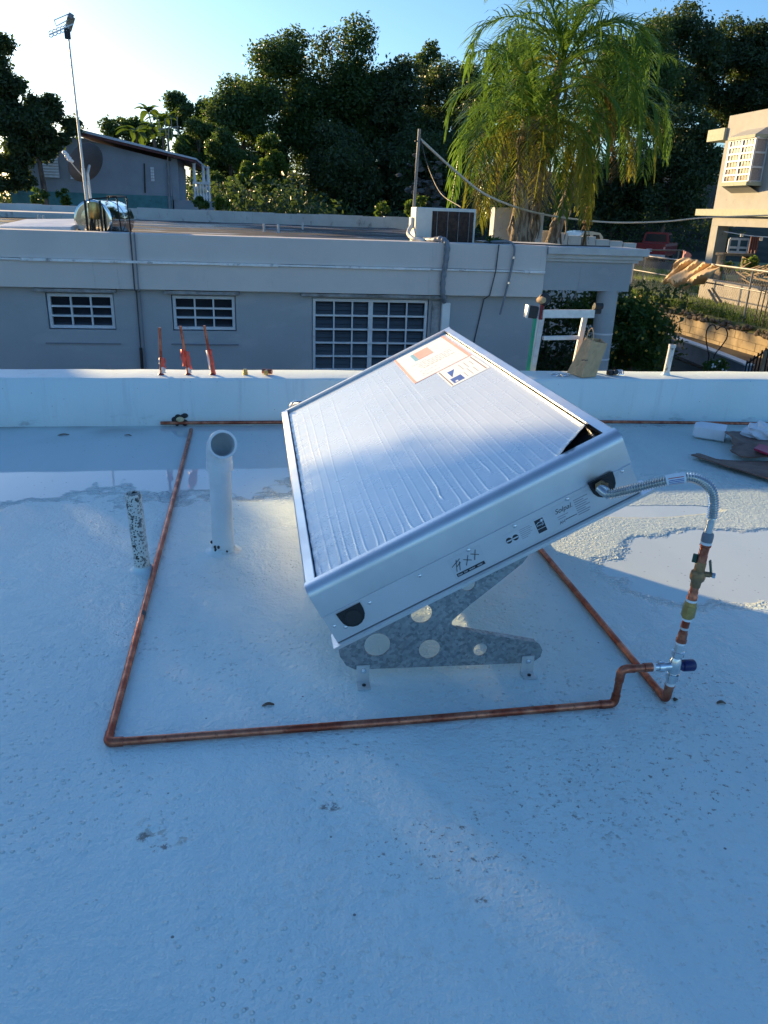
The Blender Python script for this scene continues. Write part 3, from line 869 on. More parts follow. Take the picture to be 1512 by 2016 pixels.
# broken light comes past these neighbouring trees, which stand out of the frame to the left
eh = Vector((math.cos(sa), math.sin(sa), 0)); sh = Vector((-math.sin(sa), math.cos(sa), 0))
def sunpt(q, s, w):
    p = eh * q + sh * s; p.z = (w + s * math.sin(se)) / math.cos(se); return p
def garden_tree(name, label, cl, n, size, seed, trunk_q, s):
    rs = np.random.RandomState(seed)
    C = []; R = []
    for (q, ds, w, r) in cl:
        C.append(np.array(sunpt(q, s + ds, w))); R.append((r, r, r))
    b = sunpt(trunk_q, s, 0)
    t = thing(name, label, 'tree', (b.x, b.y, -2))
    V, T, A = leaf_mesh(rs, C, R, n, size, shell=.2)
    m = MB().tube([(b.x, b.y, -2.2), (b.x + .1, b.y, 0), (b.x, b.y + .1, 2.5), (b.x, b.y, 4.5)], [.22, .18, .14, .06], 10)
    for c in C[:10]: m.tube([(b.x, b.y, 1.5), (Vector(c) + Vector((b.x, b.y, 2))) * .5, c], [.08, .05, .02], 6)
    m.build('trunk', MT['bark'], t, True)
    np_mesh('crown', V, T, C_, t, A)
cl = []
rng = random.Random(9)
for w in np.arange(-1.6, 2.6, .45):
    qe = 2.0 if w < -.35 else (1.72 if w < .05 else min(2.15, 1.85 + w))
    for q in np.arange(-4.2, qe - .68, .6):
        cl.append((q + rng.uniform(-.1, .1), rng.uniform(-.9, .9), w + rng.uniform(-.1, .1), .62))
    cl.append((qe - .36, 0, w, .30)); cl.append((qe - .36, .2, w + .27, .30))
garden_tree('garden_tree', 'dense dark garden tree left of the frame shading the roof', cl, 62000, .16, 91, -1.2, 17)

# papaya and banana-like plants above the blue house
def blade(m, base, d, L, wd, droop, n=6):
    d = Vector(d).normalized(); side = d.cross(Vector((0, 0, 1)))
    side = side.normalized() if side.length > 1e-4 else Vector((1, 0, 0))
    vs = []; fs = []
    for i in range(n + 1):
        t = i / n
        c = Vector(base) + d * L * t + Vector((0, 0, -droop * L * t * t))
        w = wd * math.sin(math.pi * min(.97, .08 + .9 * t)) ** .7 * .5
        vs += [c - side * w + Vector((0, 0, w * .35)), c, c + side * w + Vector((0, 0, w * .35))]
    for i in range(n):
        b0 = i * 3
        fs += [(b0, b0 + 1, b0 + 4, b0 + 3), (b0 + 1, b0 + 2, b0 + 5, b0 + 4)]
    m.add(vs, fs)
def big_leaf_plant(name, label, base, top, L, wd, n, mat, seed, group=None, stem=True):
    rng = random.Random(seed)
    t = thing(name, label, 'plant', base, group)
    if stem: MB().tube([base, Vector(base).lerp(Vector(top), .5) + Vector((.03, 0, 0)), top], [.05 * L + .01, .04 * L + .01, .03 * L + .008], 7).build('stem', MT['bark'], t)
    for i in range(n):
        a = 2 * math.pi * i / n + rng.uniform(-.3, .3)
        m = MB(); e = rng.uniform(.15, 1.2)
        blade(m, top, (math.cos(a), math.sin(a), e), L * rng.uniform(.7, 1.1), wd, rng.uniform(.3, .9))
        m.build('leaf', mat, t)
p = ony(292, 220, 60)
big_leaf_plant('papaya_tree', 'slim papaya with a tuft of leaves standing above the blue roof', (p.x + .6, 60, 3.5), (p.x, 60, p.z), 1.1, .55, 9, B_, 1)
for i, (px, py, Y) in enumerate(((268, 262, 44), (300, 252, 46), (330, 268, 44), (318, 240, 48))):
    p = ony(px, py, Y)
    big_leaf_plant('banana_plant', 'broad leaved banana plant, %s of four behind the blue roof' % ['leftmost', 'second from left', 'rightmost', 'tallest and farthest'][i], (p.x, Y, p.z - 2.2), p, 1.3, .42, 9, B_, 20 + i, 'banana plants behind the blue roof')
for i, (px, py, Y, lab) in enumerate(((752, 412, 22, 'bright leafy weed behind the rear parapet left of the pole'), (812, 412, 22, 'bright leafy weed at the foot of the pole'), (828, 398, 22.3, 'upright leafy sprig beside the pole'), (395, 400, 24, 'broad leafy weed below the blue house porch'), (440, 402, 24, 'yellow green weed right of the blue house porch'), (130, 385, 24, 'reddish green weed behind the rear parapet by the mast'), (80, 388, 24, 'small round green weed under the blue wall'))):
    p = ony(px, py, Y); rs = np.random.RandomState(40 + i)
    t = thing('weed', lab, 'plant', (p.x, Y, p.z - .5))
    C, R = clumps(rs, p, (.24, .2, .22), 7, .3, .5)
    V, T, A = leaf_mesh(rs, C, R, 170, .15)
    np_mesh('foliage', V, T, B_ if i in (0, 1, 2, 4) else MT['leafy'], t, A)
    MB().tube([(p.x, Y, p.z - .6), p], [.015, .008], 5).build('stem', MT['bark'], t)

# undergrowth on the slope: nobody could count it
rs = np.random.RandomState(7)
n = 26000
ux = rs.uniform(-14, 34, n); uy = rs.uniform(36, 62, n)
uz = terrain_h(ux, uy) + rs.random(n) ** 2 * 1.5
C = np.stack([ux, uy, uz], 1)
C = C[~((C[:, 0] > 10) & (C[:, 1] < 52))][:4000]
V, T, A = leaf_mesh(rs, C, np.full((len(C), 3), .55), n, .3)
tag(np_mesh('undergrowth', V, T, C_, None, A), 'dark undergrowth covering the shaded hillside', 'undergrowth', kind='stuff')
# pale limestone showing on the slope
for i, (px, py, r, lab) in enumerate(((838, 350, 1.5, 'upper pale limestone outcrop right of the pole'), (852, 382, 1.2, 'lower pale limestone outcrop right of the pole'))):
    p = ony(px, py, 44); rng = random.Random(i)
    m = MB()
    for k in range(46):
        c = p + Vector((rng.gauss(0, r * .45), rng.uniform(-.4, .4), rng.gauss(0, r * .4))); q = rng.uniform(.05, .24)
        vs = [c + Vector((math.cos(a) * q * rng.uniform(.5, 1.5), rng.uniform(-.1, .1), math.sin(a) * q * rng.uniform(.3, .9))) for a in (0, 1, 2.2, 3.1, 4.2, 5.2)]
        m.prism(vs, (0, .25, .02))
    tag(m.build('rock_outcrop', MT['stone']), lab, 'rock', kind='stuff')

# ------------------------------------------------------------------ palms
def frond_mesh(elev, L, droop, seed, nl=46, leaf=.50):
    """one pinnate frond along +X from the origin, arching under its own weight"""
    rs = np.random.RandomState(seed)
    V = []; T = []; A = []
    p = np.zeros(3); e = elev; pts = [p.copy()]; dirs = []
    N = 26
    for i in range(N):
        d = np.array([math.cos(e), 0, math.sin(e)]); dirs.append(d)
        p = p + d * L / N; pts.append(p.copy())
        e = max(-1.45, e - droop / N * (1 + 1.2 * i / N))
    pts = np.array(pts); dirs.append(dirs[-1])
    def addq(a, b, c, d_, t0):
        k = len(V); V.extend([a, b, c, d_]); A.extend([t0] * 4); T.extend([(k, k + 1, k + 2), (k, k + 2, k + 3)])
    for i in range(N):
        w = .028 * (1 - .8 * i / N)
        s = np.array([0, w, 0]); u = np.array([0, 0, w * .8])
        addq(pts[i] - s, pts[i] + s, pts[i + 1] + s * .9, pts[i + 1] - s * .9, .2)
        addq(pts[i] + u, pts[i] - u, pts[i + 1] - u * .9, pts[i + 1] + u * .9, .2)
    for i in range(nl):
        t = .14 + .86 * i / (nl - 1)
        f = t * N; k = min(N - 1, int(f)); q = pts[k] + (pts[k + 1] - pts[k]) * (f - k); d = dirs[k]
        ll = leaf * (.55 + .75 * math.sin(math.pi * min(1, t * .95))) * rs.uniform(.8, 1.15)
        for sd in (-1, 1):
            side = np.array([0, sd, 0])
            dd = d * rs.uniform(.45, .8) + side * rs.uniform(.55, .95) + np.array([0, 0, rs.uniform(-.1, .55)])
            dd /= np.linalg.norm(dd)
            w = .018; tint = rs.random()
            c = q.copy(); seg = 4; perp = np.cross(dd, np.array([0, 0, 1.0])); perp /= np.linalg.norm(perp) + 1e-6
            prev = (c - perp * w * .6, c + perp * w * .6)
            for j in range(seg):
                c = c + dd * ll / seg
                dd = dd + np.array([0, 0, -(.14 if elev > .7 else .30) - .24 * rs.random()]); dd /= np.linalg.norm(dd)
                ww = w * (1 - ((j + 1) / seg) ** 2 * .9)
                nxt = (c - perp * ww, c + perp * ww)
                addq(prev[0], prev[1], nxt[1], nxt[0], tint)
                prev = nxt
    return np.array(V), np.array(T), np.array(A)
def frond_data(name, args, mat):
    V, T, A = frond_mesh(*args)
    o = np_mesh(name, V, T, mat, None, A)
    me = o.data
    bpy.data.objects.remove(o)
    return me
FR = []
for k, (el, L, dr) in enumerate(((1.35, 2.5, 1.1), (1.1, 2.7, 1.9), (.8, 2.7, 2.1), (.45, 2.6, 2.0), (.1, 2.3, 1.6), (-.3, 2.1, 1.2))):
    FR.append([frond_data('frond_mesh', (el, L, dr, 200 + k * 3 + q), None) for q in range(2)])
def palm(label, base, heart, seed, scale, nring, dead=5, ymin=3):
    rng = random.Random(seed)
    t = thing('palm_tree', label, 'palm tree', base)
    b = Vector(base); h = Vector(heart)
    m = MB()
    path = [b.lerp(h, q) + Vector((.05 * math.sin(q * 5), 0, 0)) for q in (0, .15, .35, .6, .85, 1)]
    pth = smooth_path(path, 6)
    m.tube(pth, [(.23 - .08 * i / len(pth) + .03 * (i % 2)) * (1 if seed == 1 else .62) for i in range(len(pth))], 14)
    tr = m.build('trunk', MT['palmbark'], t, True)
    f = MB()
    for i in range(70):                       # hanging fibre and old leaf bases
        a = rng.uniform(0, 6.28); q = rng.uniform(.1, .98); c = b.lerp(h, q)
        r = .2 if seed == 1 else .12; o_ = c + Vector((math.cos(a) * r, math.sin(a) * r, 0))
        l = rng.uniform(.2, .6)
        f.tube([o_, o_ + Vector((math.cos(a) * .06, math.sin(a) * .06, -l * .5)), o_ + Vector((math.cos(a) * .03, math.sin(a) * .03, -l))], [.028, .02, .006], 5)
    tag(f.build('fibre', MT['palmbark'], tr), kind='stuff')
    cr = bpy.data.objects.new('crown', None); COL.objects.link(cr); cr.parent = t; cr.empty_display_size = .1
    cr.location = h - b
    for lev, cnt in enumerate(nring):
        for i in range(cnt):
            a = 2 * math.pi * (i + .5 * (lev % 2)) / cnt + rng.uniform(-.22, .22)
            me0 = FR[lev][rng.randrange(2)]
            mt = 'palm_g' if lev < 3 else ('palm_y' if rng.random() < .3 else 'palm_g') if lev == 3 else ('palm_y' if rng.random() < .6 else 'palm_g' if rng.random() < .5 else 'palm_d')
            key = me0.name + mt
            if key not in PAL:
                d = me0.copy(); d.materials.clear(); d.materials.append(MT[mt]); PAL[key] = d
            o = bpy.data.objects.new('frond', PAL[key]); COL.objects.link(o); o.parent = cr
            o.rotation_euler = (rng.uniform(-.12, .12), 0, a)
            k = scale * rng.uniform(.85, 1.1); o.scale = (k, k, k)
            o.location = (0, 0, -.06 * lev)
    return t
PAL = {}
h1 = ony(1050, 232, 15.4); h2 = ony(1110, 120, 16.6); h3 = ony(1190, 215, 17.2)
palm('nearest palm with yellowing lower fronds and a fibrous trunk', (h1.x - .12, 15.4, -1.8), h1, 1, .92, (3, 7, 9, 9, 7, 4))
palm('taller palm rising behind the nearest palm', (h1.x - .06, 15.9, -1.8), h2, 2, 1.0, (7, 9, 9, 6, 3, 1))
palm('shaded palm on the right with dark hanging fronds', (h1.x + .02, 16.3, -1.8), h3, 3, .80, (3, 6, 8, 8, 4, 1))
# one dead frond hanging beside the trunk
p0, p1 = ony(1168, 320, 14.9), ony(1152, 462, 14.9)
t = thing('dead_palm_frond', 'brown dead palm frond hanging straight down right of the trunk', 'palm frond', p0)
m = MB().tube(smooth_path([p0, p0.lerp(p1, .5) + Vector((.05, 0, 0)), p1], 4), .015, 6)
m.build('rachis', MT['bark'], t)
rng = random.Random(2); m = MB()
for i in range(70):
    q = rng.uniform(.15, 1); c = p0.lerp(p1, q); a = rng.uniform(0, 6.28); l = rng.uniform(.2, .42)
    m.bar(c, c + Vector((math.cos(a) * .09, math.sin(a) * .09, -l)), .014, .004)
m.build('leaflets', MT['palm_d'], t)

# flowering bush by the porch column
rs = np.random.RandomState(55)
c = ony(1252, 655, 12.2)
t = thing('flowering_bush', 'dense dark bush dotted with yellow flowers beside the round column', 'bush', (c.x, 12.2, -1.9))
C, R = clumps(rs, (c.x - .05, 12.2, c.z + .0), (.56, .5, .66), 40, .22, .36)
C2, R2 = clumps(rs, (c.x - .45, 12.6, c.z + .35), (.7, .4, .28), 18, .25, .4)
V, T, A = leaf_mesh(rs, C + C2, R + R2, 9000, .085)
np_mesh('foliage', V, T, MT['leafy'], t, A)
m = MB()
for i in range(46):
    k = rs.randint(len(C)); d = rs.normal(size=3); d[1] = -abs(d[1]) * 1.3; d /= np.linalg.norm(d)
    q = Vector(C[k]) + Vector(d) * (R[k][0] * 1.05)
    for j in range(5):
        a = j * 1.257
        m.ellipsoid(q + Vector((math.cos(a) * .012 + rs.normal() * .004, -.01, math.sin(a) * .012 + rs.normal() * .004)), (.010, .006, .010), 5, 4)
tag(m.build('flowers', MT['flower'], t), kind='stuff')
MB().tube([(c.x, 12.2, -2), (c.x, 12.2, c.z)], [.04, .02], 7).build('stem', MT['bark'], t)

rs = np.random.RandomState(57)
t = thing('hedge', 'dark shaded hedge seen under the porch beam behind the ladder', 'hedge', (5.0, 14.6, -2))
C = [(x, 14.6 + rs.uniform(-.3, .3), z) for x in np.arange(3.9, 8.2, .3) for z in np.arange(-1.9, .0, .3)]
V, T, A = leaf_mesh(rs, C, np.full((len(C), 3), .33), 9000, .11)
np_mesh('foliage', V, T, C_, t, A)
for x in (4.4, 5.6, 6.8): MB().tube([(x, 14.6, -2.1), (x, 14.6, -.4)], [.04, .02], 6).build('stem', MT['bark'], t)

# grass and weeds on the terrace
rs = np.random.RandomState(66)
n = 15000
gxx = rs.uniform(11.75, 20, n); gyy = rs.uniform(13, 40, n)
keep = ~((gxx > 14.1) & (gyy < 25.5) & (gxx < 16.5))
gxx, gyy = gxx[keep], gyy[keep]; n = len(gxx)
h = rs.uniform(.05, .16, n) * (1 + 1.2 * (gxx < 12.3)); a = rs.uniform(0, 6.28, n); w = .022
V = np.empty((n, 3, 3))
V[:, 0] = np.stack([gxx - np.cos(a) * w, gyy - np.sin(a) * w, np.full(n, -.91)], 1)
V[:, 1] = np.stack([gxx + np.cos(a) * w, gyy + np.sin(a) * w, np.full(n, -.91)], 1)
V[:, 2] = np.stack([gxx + rs.normal(size=n) * .05, gyy + rs.normal(size=n) * .05, -.9 + h], 1)
T = np.arange(n * 3).reshape(n, 3)
tag(np_mesh('lawn_grass', V.reshape(-1, 3), T, MT['grass'], None, np.repeat(rs.random(n), 3)), 'sunlit grass on the terrace behind the fence', 'grass', kind='stuff')
rs = np.random.RandomState(67)
C = [(11.85 + rs.uniform(-.12, .35), y, -.86 + rs.uniform(0, .1)) for y in np.arange(11, 27, .09)]
V, T, A = leaf_mesh(rs, C, np.full((len(C), 3), .12), 4200, .07)
tag(np_mesh('weed_border', V, T, MT['leafy'], None, A), 'leafy weeds along the top of the retaining wall', 'weeds', kind='stuff')

# ------------------------------------------------------------------ things on the neighbour's roof
# air conditioner
t = thing('air_conditioner', 'weathered outdoor air conditioner unit with a rusty grille on the roof edge', 'air conditioner', (2.48, 10.9, .965))
ax0, ax1, az1, ay0, ay1 = 2.08, 2.89, 1.425, 10.55, 10.9
MB().bb(ax0, ax1, ay0, ay1, .985, az1, .012).build('casing', MT['acwhite'], t)
MB().bb(2.30, 2.86, ay0 - .006, ay0 - .001, .99, 1.385).build('fins', MT['rust'], t)
for k in range(16):
    z = 1.0 + k * .0245
    MB().bb(2.30, 2.86, ay0 - .014, ay0 - .007, z, z + .006).build('grille_bar', MT['rust'], t)
for k in range(4):
    x = 2.36 + k * .145
    MB().bb(x, x + .006, ay0 - .02, ay0 - .015, .99, 1.385).build('grille_upright', MT['grime'], t)
MB().bb(2.04, 2.079, 10.66, 10.8, 1.17, 1.30, .01).build('service_cover', MT['acwhite'], t)
MB().bb(2.06, 2.90, ay0 + .02, ay1 - .02, .965, .984).build('feet', MT['grime'], t)
pth = smooth_path([(2.06, 10.7, 1.2), (2.0, 10.6, 1.10), (2.03, 10.4, 1.04), (2.1, 10.3, 1.03), (2.16, 10.25, 1.02)], 6)
MB().tube(pth, .028, 9).build('pipe_bundle', MT['acwhite'], t, True)

# stainless water tank with its black stand, mast behind it
tk = thing('water_tank', 'polished stainless steel water heater tank lying on the neighbouring roof', 'water tank', (-1.95, 11, .965))
e0 = Vector((-1.99, 10.7, 1.135)); axd = Vector((.16, .98, 0)).normalized(); R0 = .235
MB().lathe(e0, axd, [(0, R0 * .86), (.0, R0 * .93), (.01, R0), (.035, R0 * 1.01), (.05, R0 * .985), (.55, R0 * .985), (.92, R0 * .985), (.96, R0 * .95), (1.0, R0 * .7), (1.01, .02)], 44).build('shell', MT['tank'], tk, True)
MB().lathe(e0, axd, [(-.001, .02), (-.002, R0 * .5), (.004, R0 * .86)], 44, False).build('end_plate', MT['tankcap'], tk, True)
MB().lathe(e0 + axd * .55, axd, [(-.006, R0 * .985), (0, R0 * 1.005), (.006, R0 * .985)], 44, False).build('seam', MT['steel'], tk)
for q in (.18, .8):
    c = e0 + axd * q
    MB().bb(c.x - .16, c.x + .16, c.y - .02, c.y + .02, .965, e0.z - R0 * .78).build('foot', MT['iron'], tk)
el = MB().lathe(e0 + Vector((.03, -.09, .01)), (.02, 0, 1), [(0, .05), (.01, .058), (.19, .055), (.2, .05)], 16).build('pump_body', MT['brass'], tk, True)
for dx in (-.085, .09):
    MB().bb(e0.x + .03 + dx - .012, e0.x + .03 + dx + .012, 10.6, 10.63, 1.0, 1.36).build('bracket', MT['iron'], tk)
MB().tube(smooth_path([e0 + Vector((.0, -.06, .03)), e0 + Vector((-.02, -.08, -.08)), e0 + Vector((-.01, -.07, -.17))], 5), .012, 7).build('drain_pipe', MT['wire'], tk)
st = thing('tank_stand', 'thin black iron pipe frame standing over the water tank', 'frame', (-1.6, 11, .965))
fp = [(-1.93, 10.7, 1.42), (-1.55, 10.62, 1.425)]
def px3(px, py, y): return ony(px, py, y)
a1, a2, a3, a4 = px3(175, 392, 10.6), px3(229, 388, 10.6), px3(248, 387, 11.2), px3(212, 386, 11.5)
for (p, q, nm) in ((a1, a2, 'top_rail'), (a2, a3, 'top_rail'), (a3, a4, 'top_rail')):
    MB().tube([p, q], .008, 6).build(nm, MT['iron'], st)
for p in (a1, a2, a3, a4):
    MB().tube([p, (p.x + .03, p.y, .965)], .009, 6).build('leg', MT['iron'], st)

# the white collector beside the tank
t = thing('flat_collector', 'white topped solar collector lying low at the left of the water tank', 'solar collector', (-2.7, 10.8, .965))
q = [ony(22, 452, 10.45), ony(150, 449, 10.6), ony(152, 438, 11.4), ony(100, 439, 11.6)]
m = MB().prism([(-3.1, 10.45, 1.03), (-2.22, 10.5, 1.05), (-2.2, 11.5, 1.13), (-3.0, 11.6, 1.10)], (0, 0, -.06)); m.build('panel', MT['foam'], t)
MB().bb(-3.0, -2.25, 10.9, 10.95, .965, 1.0).build('support', MT['iron'], t)

# antenna mast
mb_, mt_ = Vector((-2.06, 10.85, 1.0)), Vector((-2.085, 10.8, 3.20))
t = thing('antenna_mast', 'tall thin metal mast with a small television antenna on top', 'antenna', (-2.06, 10.85, .965))
MB().tube([mb_, mb_.lerp(mt_, .33)], .020, 10).build('lower_tube', MT['aludull'], t)
MB().tube([mb_.lerp(mt_, .33), mb_.lerp(mt_, .62)], .015, 10).build('middle_tube', MT['aludull'], t)
MB().tube([mb_.lerp(mt_, .62), mt_], .012, 10).build('upper_tube', MT['aludull'], t)
top = mt_ + Vector((0, 0, .0))
ad = Vector((-.92, -.1, -.42)).normalized()
boom0 = top + Vector((.05, 0, .10)); boom1 = boom0 + ad * .27
an = MB().prism([boom0 + Vector((-.03, 0, .05)), boom0 + Vector((.04, 0, .02)), top + Vector((.03, 0, -.02)), top + Vector((-.03, 0, 0))], (0, .05, 0)).build('antenna_head', MT['timber'], t)
MB().box(top + Vector((-.005, 0, -.05)), (.06, .05, .1)).build('clamp', MT['rubber'], t)
MB().lathe(boom0 + Vector((0, .0, .03)), (.3, 0, .6), [(-.02, .03), (.03, .03)], 10).build('motor', MT['condgrey'], t)
dn = Vector((ad.z, 0, -ad.x)).normalized()
if dn.z > 0: dn = -dn
for k in range(5):
    c = boom0 + ad * (.09 + .048 * k) + dn * .055
    MB().tube([c + Vector((math.cos(a) * .026, math.sin(a) * .012, math.sin(a) * .034)) for a in [2 * math.pi * i / 12 for i in range(13)]], .0055, 6, False).build('director_loop', MT['aludull'], t)
MB().bar(boom0 + dn * .05, boom0 + ad * .30 + dn * .055, .014).build('boom', MT['aludull'], t)
r0 = boom0 + Vector((0, 0, .06))
MB().tube([r0, r0 + ad * .20, r0 + ad * .21 + dn * .06, r0 + ad * .06 + dn * .05], .006, 6).build('reflector_wire', MT['aludull'], t)

# satellite dish
dc = ony(171, 322, 11.6)
t = thing('satellite_dish', 'grey satellite dish seen from behind, mounted beside the mast', 'satellite dish', (dc.x, 11.6, .965))
dax = Vector((-.62, .55, .42)).normalized()
MB().lathe(dc, dax, [(-.05, .01), (-.045, .09), (-.03, .16), (0, .225), (.02, .262), (.024, .265), (.012, .24), (-.01, .16), (-.03, .05), (-.032, .01)], 36, False).build('reflector', MT['dish'], t, True)
lnb = dc + dax * .26 + Vector((0, 0, -.06)); lnb = ony(130, 308, 11.35)
MB().tube([dc + Vector((-.05, 0, -.18)), lnb], .008, 6).build('feed_arm', MT['aludull'], t)
for k, off in enumerate(((-.01, 0, .04), (.015, 0, 0), (.04, 0, -.035))):
    MB().lathe(lnb + Vector(off), (.5, .2, -.3), [(-.03, .012), (-.02, .026), (.0, .03), (.02, .022), (.05, .016)], 12).build('receiver', MT['white'], t, True)
MB().tube([dc - dax * .05, dc + Vector((.02, -.12, -.12)), (dc.x + .03, 11.5, .965)], .018, 8).build('pole_mount', MT['aludull'], t)

# pole beside the air conditioner, and cables
pt, pb = ony(826, 254, 12.2), ony(814, 420, 12.2)
t = thing('metal_pole', 'leaning thin metal pole rising beside the air conditioner', 'pole', (pb.x, 12.2, .965))
MB().tube([(pb.x - .01, 12.2, .965), pb, pt], .024, 10).build('shaft', MT['pipegal'], t)
MB().tube([pt + Vector((-.06, 0, -.16)), pt + Vector((.05, 0, -.16))], .010, 6).build('hook', MT['iron'], t)
hook = pt + Vector((.02, -.02, -.14))
e1 = Vector((15.9, 21.3, 1.83))
def cable(name, label, pts, r, mat):
    o = MB().tube(smooth_path(pts, 8), r, 7).build(name, MT[mat], None, True)
    return tag(o, label, 'cable')
cable('service_cable', 'thick whitish service cable from the pole across to the cream house',
      [hook, ony(900, 340, 13.0), ony(960, 385, 13.8), ony(1040, 415, 14.9), ony(1120, 430, 15.9), ony(1210, 438, 17.2), ony(1310, 436, 18.8), ony(1400, 428, 20.4), Vector((15.9, 21.6, 1.72))], .019, 'rope')
cable('thin_cable', 'slack thin cable dropping from the pole to the air conditioner', [hook, ony(842, 325, 12.0), ony(868, 380, 11.5), ony(908, 408, 10.9)], .009, 'wire')
cable('roof_cable', 'thin dark cable lying along the front roof edge behind the conduit', [(2.9, 10.15, 1.03), (3.3, 10.1, 1.03), (3.9, 10.1, 1.025), (4.6, 10.08, 1.03)], .008, 'wire')
t = thing('sprouting_plant', 'small dark green plant sprouting at the roof edge by the conduit', 'plant', (3.02, 10.25, .97))
rs = np.random.RandomState(3)
V, T, A = leaf_mesh(rs, [(3.02, 10.2, 1.06), (3.1, 10.2, 1.04)], [(.09, .06, .05)] * 2, 70, .07)
np_mesh('foliage', V, T, MT['leafy'], t, A)

# ------------------------------------------------------------------ blue house behind, on the left
YB = 30.0
def pb_(px, py): return ony(px, py, YB)
bh = thing('blue_house', 'slate blue house with a pale sloping roof and a teal base strip', 'house', (-6, YB, 1))
l0 = pb_(30, 268); rt = pb_(338, 318)
wl_ = [(pb_(10, 285).x, pb_(10, 300).z), (pb_(150, 270).x, pb_(150, 270).z), (pb_(338, 318).x, pb_(338, 318).z), (pb_(338, 398).x, .6), (pb_(10, 285).x, .6)]
MB().prism([(x, YB, z) for x, z in wl_], (0, 6, 0)).build('wall', MT['bluewall'], bh)
A0, A1 = pb_(148, 265), pb_(385, 322)
dz = (A1.z - A0.z) / (A1.x - A0.x)
rx0 = pb_(142, 262).x; rz0 = A0.z + dz * (rx0 - A0.x)
def rz(x): return A0.z + dz * (x - A0.x)
MB().prism([(rx0, YB - .35, rz(rx0) + .10), (A1.x, YB - .35, rz(A1.x) + .10), (A1.x, YB - .35, rz(A1.x) + .02), (rx0, YB - .35, rz(rx0) + .02)], (0, 7, 0)).build('roof_eave', MT['redtrim'], bh)
ro = MB()
n = 26
for i in range(n):
    ya = YB - .4 + 7.2 * i / n
    ro.prism([(rx0, ya, rz(rx0) + .104), (A1.x + .05, ya, rz(A1.x + .05) + .104), (A1.x + .05, ya, rz(A1.x) + .15 + .012 * (i % 2)), (rx0, ya, rz(rx0) + .19 + .012 * (i % 2))], (0, 7.2 / n, 0))
ro.build('roof_sheet', MT['metalroof'], bh)
MB().bb(pb_(10, 300).x + .02, pb_(338, 390).x, YB - .05, YB - .003, .85, pb_(200, 381).z).build('teal_skirting', MT['teal'], bh)
def louvre(px0, px1, py0, py1, nsl):
    a, b = pb_(px0, py0), pb_(px1, py1)
    w = thing_part('window', bh)
    MB().bb(a.x - .03, b.x + .03, YB - .03, YB - .004, b.z - .03, a.z + .03).build('frame', MT['bluewall'], w)
    for k in range(nsl):
        z0 = b.z + (a.z - b.z) * k / nsl; z1 = b.z + (a.z - b.z) * (k + .82) / nsl
        MB().add([(a.x, YB - .07, z0), (b.x, YB - .07, z0), (b.x, YB - .035, z1), (a.x, YB - .035, z1)], [(0, 1, 2, 3)]).build('slat', MT['bwhite'], w)
louvre(78, 118, 308, 350, 7); louvre(137, 156, 325, 353, 5)
a, b = pb_(296, 328), pb_(305, 357)
w = thing_part('window', bh)
for k in range(5):
    for j in range(2):
        z0 = b.z + (a.z - b.z) * k / 5; xa = a.x + (b.x - a.x) * j / 2
        MB().bb(xa, xa + (b.x - a.x) * .42, YB - .03, YB - .004, z0, z0 + (a.z - b.z) * .17).build('pane', MT['bwhite'], w)
# porch at the right end with balusters and columns
x0, x1 = pb_(340, 360).x, pb_(413, 360).x
zf = pb_(380, 395).z; zt = pb_(380, 362).z
MB().bb(x0, x1, YB + .05, YB + 3, .4, zf).build('porch_floor', MT['bluewall'], bh)
MB().bb(x0 - .02, x0 + .2, YB + .02, YB + 3, zf, rz(x0)).build('porch_side', MT['bluewall'], bh)
xa, xb = pb_(379, 360).x, pb_(414, 360).x
MB().bb(xa, xb, YB + .06, YB + .16, zt, zt + .07).build('hand_rail', MT['bwhite'], bh)
for k in range(6):
    x = xa + (xb - xa) * (k + .5) / 6
    MB().lathe((x, YB + .11, zf), (0, 0, 1), [(0, .035), (.12, .055), (.3, .03), (.45, .045), (zt - zf, .03)], 10).build('baluster', MT['bwhite'], bh, True)
for px in (382, 400, 409):
    x = pb_(px, 340).x
    MB().lathe((x, YB + .11, zt + .07), (0, 0, 1), [(0, .075), (.05, .055), (rz(x) - zt - .12, .05), (rz(x) - zt - .07, .08)], 12).build('porch_column', MT['bwhite'], bh, True)
dp = MB().tube([(pb_(331, 320).x, YB - .06, pb_(331, 320).z), (pb_(333, 394).x, YB - .06, 1.1)], .05, 8).build('downpipe', MT['condgrey'], bh)
MB().tube([(pb_(284, 320).x, YB - .04, pb_(284, 322).z), (pb_(286, 380).x, YB - .04, pb_(286, 380).z)], .025, 6).build('wall_pipe', MT['wire'], bh)
hp = pb_(331, 330)
t = thing('roof_antenna', 'small yagi antenna on a thin pole at the blue house', 'antenna', (hp.x, YB - .1, 2.6))
tp = ony(332, 252, YB - .1)
MB().tube([(hp.x, YB - .1, 2.6), tp], .022, 7).build('pole', MT['pipegal'], t)
MB().bar(tp + Vector((-.35, 0, -.06)), tp + Vector((.35, 0, .06)), .03).build('boom', MT['pipegal'], t)
for k in range(4):
    c = tp + Vector((-.3 + .2 * k, 0, -.05 + .034 * k))
    MB().bar(c + Vector((0, 0, -.3)), c + Vector((0, 0, .3)), .02).build('element', MT['pipegal'], t)
# distant ridge house behind the mast
p = ony(190, 262, 70)
t = thing('distant_house', 'distant brown roofed house peeping over the blue roof', 'house', (p.x, 70, 5))
MB().bb(p.x - 2.2, p.x + 1.6, 70, 74, 3, p.z - .4).build('wall', MT['lowgrey'], t)
MB().prism([(p.x - 2.6, 69.6, p.z + .3), (p.x + 2.0, 69.6, p.z - .5), (p.x + 2.0, 69.6, p.z - .62), (p.x - 2.6, 69.6, p.z + .15)], (0, 5, 0)).build('roof', MT['bank'], t)

